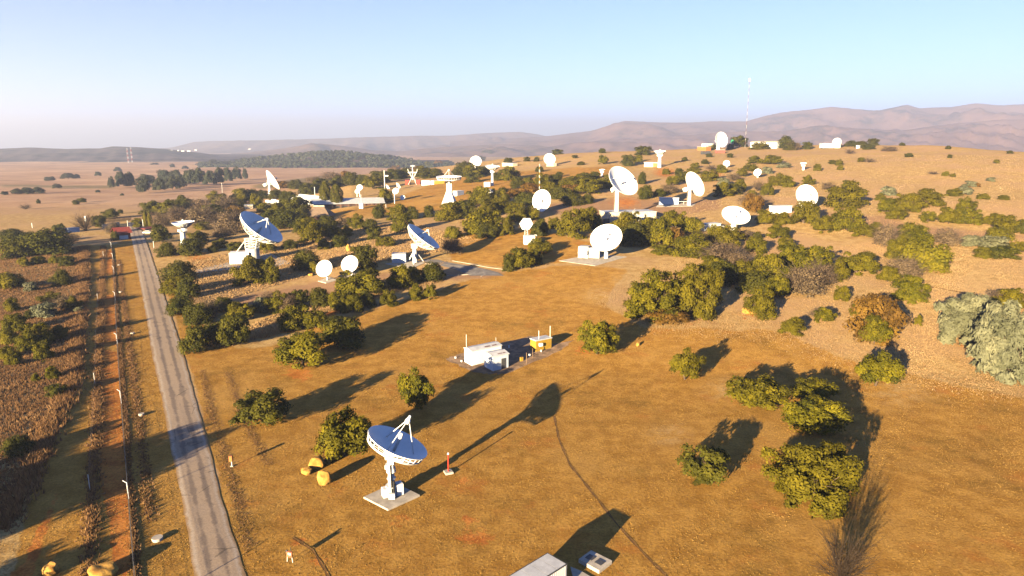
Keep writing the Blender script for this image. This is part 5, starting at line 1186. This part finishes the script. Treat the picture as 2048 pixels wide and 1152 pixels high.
ORD = ['first', 'second', 'third', 'fourth', 'fifth', 'sixth', 'seventh', 'eighth', 'ninth', 'tenth', 'eleventh', 'twelfth', 'thirteenth', 'fourteenth', 'fifteenth', 'sixteenth', 'seventeenth', 'eighteenth', 'nineteenth', 'twentieth', 'twenty first']
for zone, s in Z.items():
    L = [q.split() for q in s.split(';')]; L = [(float(a), float(b_), float(c_), float(dd), k) for a, b_, c_, dd, k in L]
    by = {}
    for q in L: by.setdefault(KN[q[4]][1], []).append(q)
    for desc, qs in by.items():
        qs.sort(); big = max(qs, key=lambda q: q[2] * q[3])
        for i, q in enumerate(qs):
            if len(qs) == 1: lab = 'the only %s %s' % (desc, zone)
            elif i == len(qs) - 1: lab = 'rightmost %s %s' % (desc, zone)
            elif i == 0: lab = 'leftmost %s %s' % (desc, zone)
            else: lab = '%s %s from the left %s' % (ORD[i], desc, zone)
            f_ = 1.0 if q[4] in 'tep' else 1.3 if 'veld' in zone else 1.04
            q = (q[0], q[1], q[2] * f_, q[3] * f_, q[4]); plant(*q, lab, 'plants ' + zone, small=q[2] < 26)

# ------------------------------------------------------------------ grass and far scrub that nobody could count
def tufts(name, X, Y, hgt, wid, mat, blades=3, lean=.35, seed=3, tone=None):
    g = np.random.default_rng(seed); n = len(X); Zg = H(X, Y)
    V = np.zeros((n, blades, 3, 3)); az = g.uniform(0, 6.28, (n, blades))
    h = hgt[:, None] * g.uniform(.6, 1.2, (n, blades)); wd = wid[:, None] * g.uniform(.6, 1.2, (n, blades))
    ca, sa = np.cos(az), np.sin(az); ox = X[:, None] + g.normal(size=(n, blades)) * wid[:, None] * .4; oy = Y[:, None] + g.normal(size=(n, blades)) * wid[:, None] * .4
    V[:, :, 0] = np.stack([ox - ca * wd / 2, oy - sa * wd / 2, np.broadcast_to(Zg[:, None], ox.shape) - .02], -1)
    V[:, :, 1] = np.stack([ox + ca * wd / 2, oy + sa * wd / 2, np.broadcast_to(Zg[:, None], ox.shape) - .02], -1)
    V[:, :, 2] = np.stack([ox + g.normal(size=(n, blades)) * lean * h, oy + g.normal(size=(n, blades)) * lean * h, Zg[:, None] + h], -1)
    tint = np.clip((tone if tone is not None else g.random(n))[:, None] * .75 + g.random((n, blades)) * .3, 0, 1)
    me = npmesh(name, V.reshape(-1, 3), np.arange(n * blades * 3).reshape(-1, 3), mat, {'tint': np.repeat(tint.ravel(), 3)})
    o = link(name, me); o['kind'] = 'stuff'; return o
def scatter(n, poly, seed, ymin=300):     # even on the picture would crowd the distance: weight by ground area, thinned far off
    g = np.random.default_rng(seed); xs = [p[0] for p in poly]; ys = [p[1] for p in poly]
    gp = np.array([G(min(max(p[0], -300), 2400), min(p[1], 1350)) for p in poly])
    x0, x1, y0, y1 = gp[:, 0].min(), gp[:, 0].max(), gp[:, 1].min(), gp[:, 1].max()
    out = []; tot = 0
    while tot < n:
        X = g.uniform(x0, x1, 60000); Y = g.uniform(y0, y1, 60000); keep = g.random(60000) < np.minimum(1, (110 / np.maximum(Y, 50)) ** 1.2)
        X, Y = X[keep], Y[keep]; px, py = project(X, Y, H(X, Y)); k = inpoly(px, py, poly); out.append(np.column_stack([X[k], Y[k]])); tot += k.sum()
    return np.vstack(out)[:n]
def patch(X, Y, l, s):
    return .5 + .25 * np.sin(X / l + s) * np.sin(Y / l * 1.3 + 2 * s) + .25 * np.sin(X / l * 2.3 - Y / l * 1.7 + s)
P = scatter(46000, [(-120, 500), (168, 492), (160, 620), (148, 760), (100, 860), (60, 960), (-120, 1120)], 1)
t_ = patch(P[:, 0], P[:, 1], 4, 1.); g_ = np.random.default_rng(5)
tufts('veld_grass', P[:, 0], P[:, 1], .30 + .45 * g_.random(len(P)) * t_, .10 + .10 * g_.random(len(P)), 'grass_shaded', 3, .35, 3, np.clip(t_ * .55 + g_.random(len(P)) * .3, 0, 1))
P = scatter(60000, [(1190, 610), (1260, 545), (1330, 520), (1500, 500), (1640, 500), (1760, 480), (2200, 470), (2200, 800), (2040, 790), (1850, 752), (1690, 714), (1560, 660), (1300, 652)], 2)
t_ = patch(P[:, 0], P[:, 1], 5, 2.)
tufts('veld_grass', P[:, 0], P[:, 1], .10 + .34 * g_.random(len(P)) * t_, .05 + .07 * g_.random(len(P)), 'grass', 3, .5, 4, np.clip(.25 + t_ * .4 + g_.random(len(P)) * .15, 0, 1))
P = scatter(26000, [(380, 520), (620, 480), (800, 440), (960, 480), (880, 505), (640, 545), (420, 610), (460, 690), (640, 630), (780, 590), (900, 520), (760, 560), (520, 640), (440, 690), (380, 620)], 6)
t_ = patch(P[:, 0], P[:, 1], 4, 3.)
tufts('veld_grass', P[:, 0], P[:, 1], .2 + .4 * g_.random(len(P)) * t_, .16 + .18 * g_.random(len(P)), 'grass', 3, .35, 6, np.clip(t_ * .5 + g_.random(len(P)) * .4, 0, 1))
P = scatter(30000, [(1480, 320), (1640, 310), (2060, 310), (2060, 470), (1700, 470), (1480, 480), (1300, 400)], 7)
t_ = patch(P[:, 0], P[:, 1], 9, 4.)
tufts('veld_grass', P[:, 0], P[:, 1], .12 + .3 * g_.random(len(P)) * t_, .10 + .10 * g_.random(len(P)), 'grass', 2, .35, 8, np.clip(.35 + t_ * .4 + g_.random(len(P)) * .2, 0, 1))
for sd, poly, nn in ((11, LAWN[0], 150000), (12, LAWN[2], 34000), (13, LAWN[3], 24000)):
    poly = [(min(max(x_, -200), 2250), min(y_, 1300)) for x_, y_ in poly]
    P = scatter(nn, poly, sd); t_ = patch(P[:, 0], P[:, 1], 3, sd)
    if sd == 12:
        gx, gy = project(P[:, 0], P[:, 1], H(P[:, 0], P[:, 1])); lft = np.interp(gy, [444, 480, 540, 600, 705, 800, 900, 980, 1050, 1152, 1400], [256, 263, 275, 286, 303, 324, 342, 360, 373, 388, 432]); k = gx < lft - 1; P = P[k]; t_ = t_[k]
    tufts('lawn_grass', P[:, 0], P[:, 1], .035 + .06 * g_.random(len(P)) * (.3 + t_), .05 + .09 * g_.random(len(P)), 'lawn', 2, .8, sd, np.clip(t_ * .5 + g_.random(len(P)) * .5, 0, 1))
# scrub on the wooded hill and along far slopes
g_ = np.random.default_rng(77); n_ = 2600
k = g_.integers(0, 30, n_); m_ = len(KOP) // 42
cols = g_.integers(0, m_, n_); rows = np.clip((34 * g_.random(n_) ** .8).astype(int), 1, 33)
pts = KOP[rows * m_ + cols]; keep = patch(pts[:, 0], pts[:, 1], 60, 1.) + g_.random(n_) * .5 > .55; pts = pts[keep]; n_ = len(pts)
D_ = g_.normal(size=(n_, 14, 3)); D_ /= np.linalg.norm(D_, axis=2)[..., None]; D_[..., 2] = abs(D_[..., 2])
rad = g_.uniform(2.5, 6, n_)[:, None, None]; Pq = (pts[:, None] + D_ * rad * (1, 1, .8) + g_.normal(size=(n_, 1, 3)) * (6, 6, 0)).reshape(-1, 3); Nq = (D_ + g_.normal(size=D_.shape) * .3).reshape(-1, 3); Nq /= np.linalg.norm(Nq, axis=1)[:, None]
V, Fq = quads(Pq, Nq, np.repeat(rad.ravel() * .55, 14), 1.2, g_)
o = link('far_scrub', npmesh('far_scrub', V, Fq, 'leafp', {'tint': np.repeat(g_.random(len(Pq)), 4)})); o['kind'] = 'stuff'

# rough growth along the cut edges and lines on the left
def line_tufts(pts, n, w, h0, h1, mat, sd, wid=.14):
    g = np.random.default_rng(sd); q = np.array([G(*p) for p in pts]); d = np.concatenate([[0], np.cumsum(np.linalg.norm(np.diff(q[:, :2], axis=0), axis=1))])
    t = g.uniform(0, d[-1], n); X = np.interp(t, d, q[:, 0]) + g.normal(size=n) * w; Y = np.interp(t, d, q[:, 1]) + g.normal(size=n) * w
    k = .5 + .5 * np.sin(t * .35 + sd) * np.sin(t * .13 + 2 * sd)
    tufts('rough_grass', X, Y, h0 + (h1 - h0) * g.random(n) * (.4 + .6 * k), wid * (.6 + g.random(n)), mat, 3, .4, sd, np.clip(g.random(n) * .8, 0, 1))
line_tufts([(168, 494), (166, 560), (157, 640), (146, 760), (98, 860), (55, 965), (0, 1060)], 9000, .8, .5, 1.25, 'grass_shaded', 31, .2)
line_tufts([(207, 492), (204, 560), (202, 640), (196, 720), (192, 850), (186, 950), (180, 1100), (170, 1300)], 6000, .45, .2, .75, 'grass_shaded', 32)
line_tufts([(236, 520), (247, 600), (258, 690), (272, 800), (290, 950), (300, 1040)], 4200, .4, .12, .4, 'grass_shaded', 33)
line_tufts([(226, 520), (233, 620), (240, 700), (250, 820), (262, 1000), (276, 1200)], 4200, .22, .15, .5, 'grass_shaded', 34)
line_tufts([(405, 740), (425, 830), (450, 910), (478, 1010), (500, 1100)], 2600, .45, .05, .16, 'grass_shaded', 35, .1)
line_tufts([(455, 745), (480, 810), (505, 870), (540, 930)], 1800, .45, .05, .15, 'grass_shaded', 36, .1)
line_tufts([(440, 690), (540, 668), (640, 625), (740, 590), (860, 565)], 6000, .9, .25, .7, 'grass', 37)
line_tufts([(1300, 655), (1420, 660), (1560, 662), (1690, 716), (1850, 756), (2060, 792)], 5000, 3.6, .10, .42, 'grass', 38, .07)
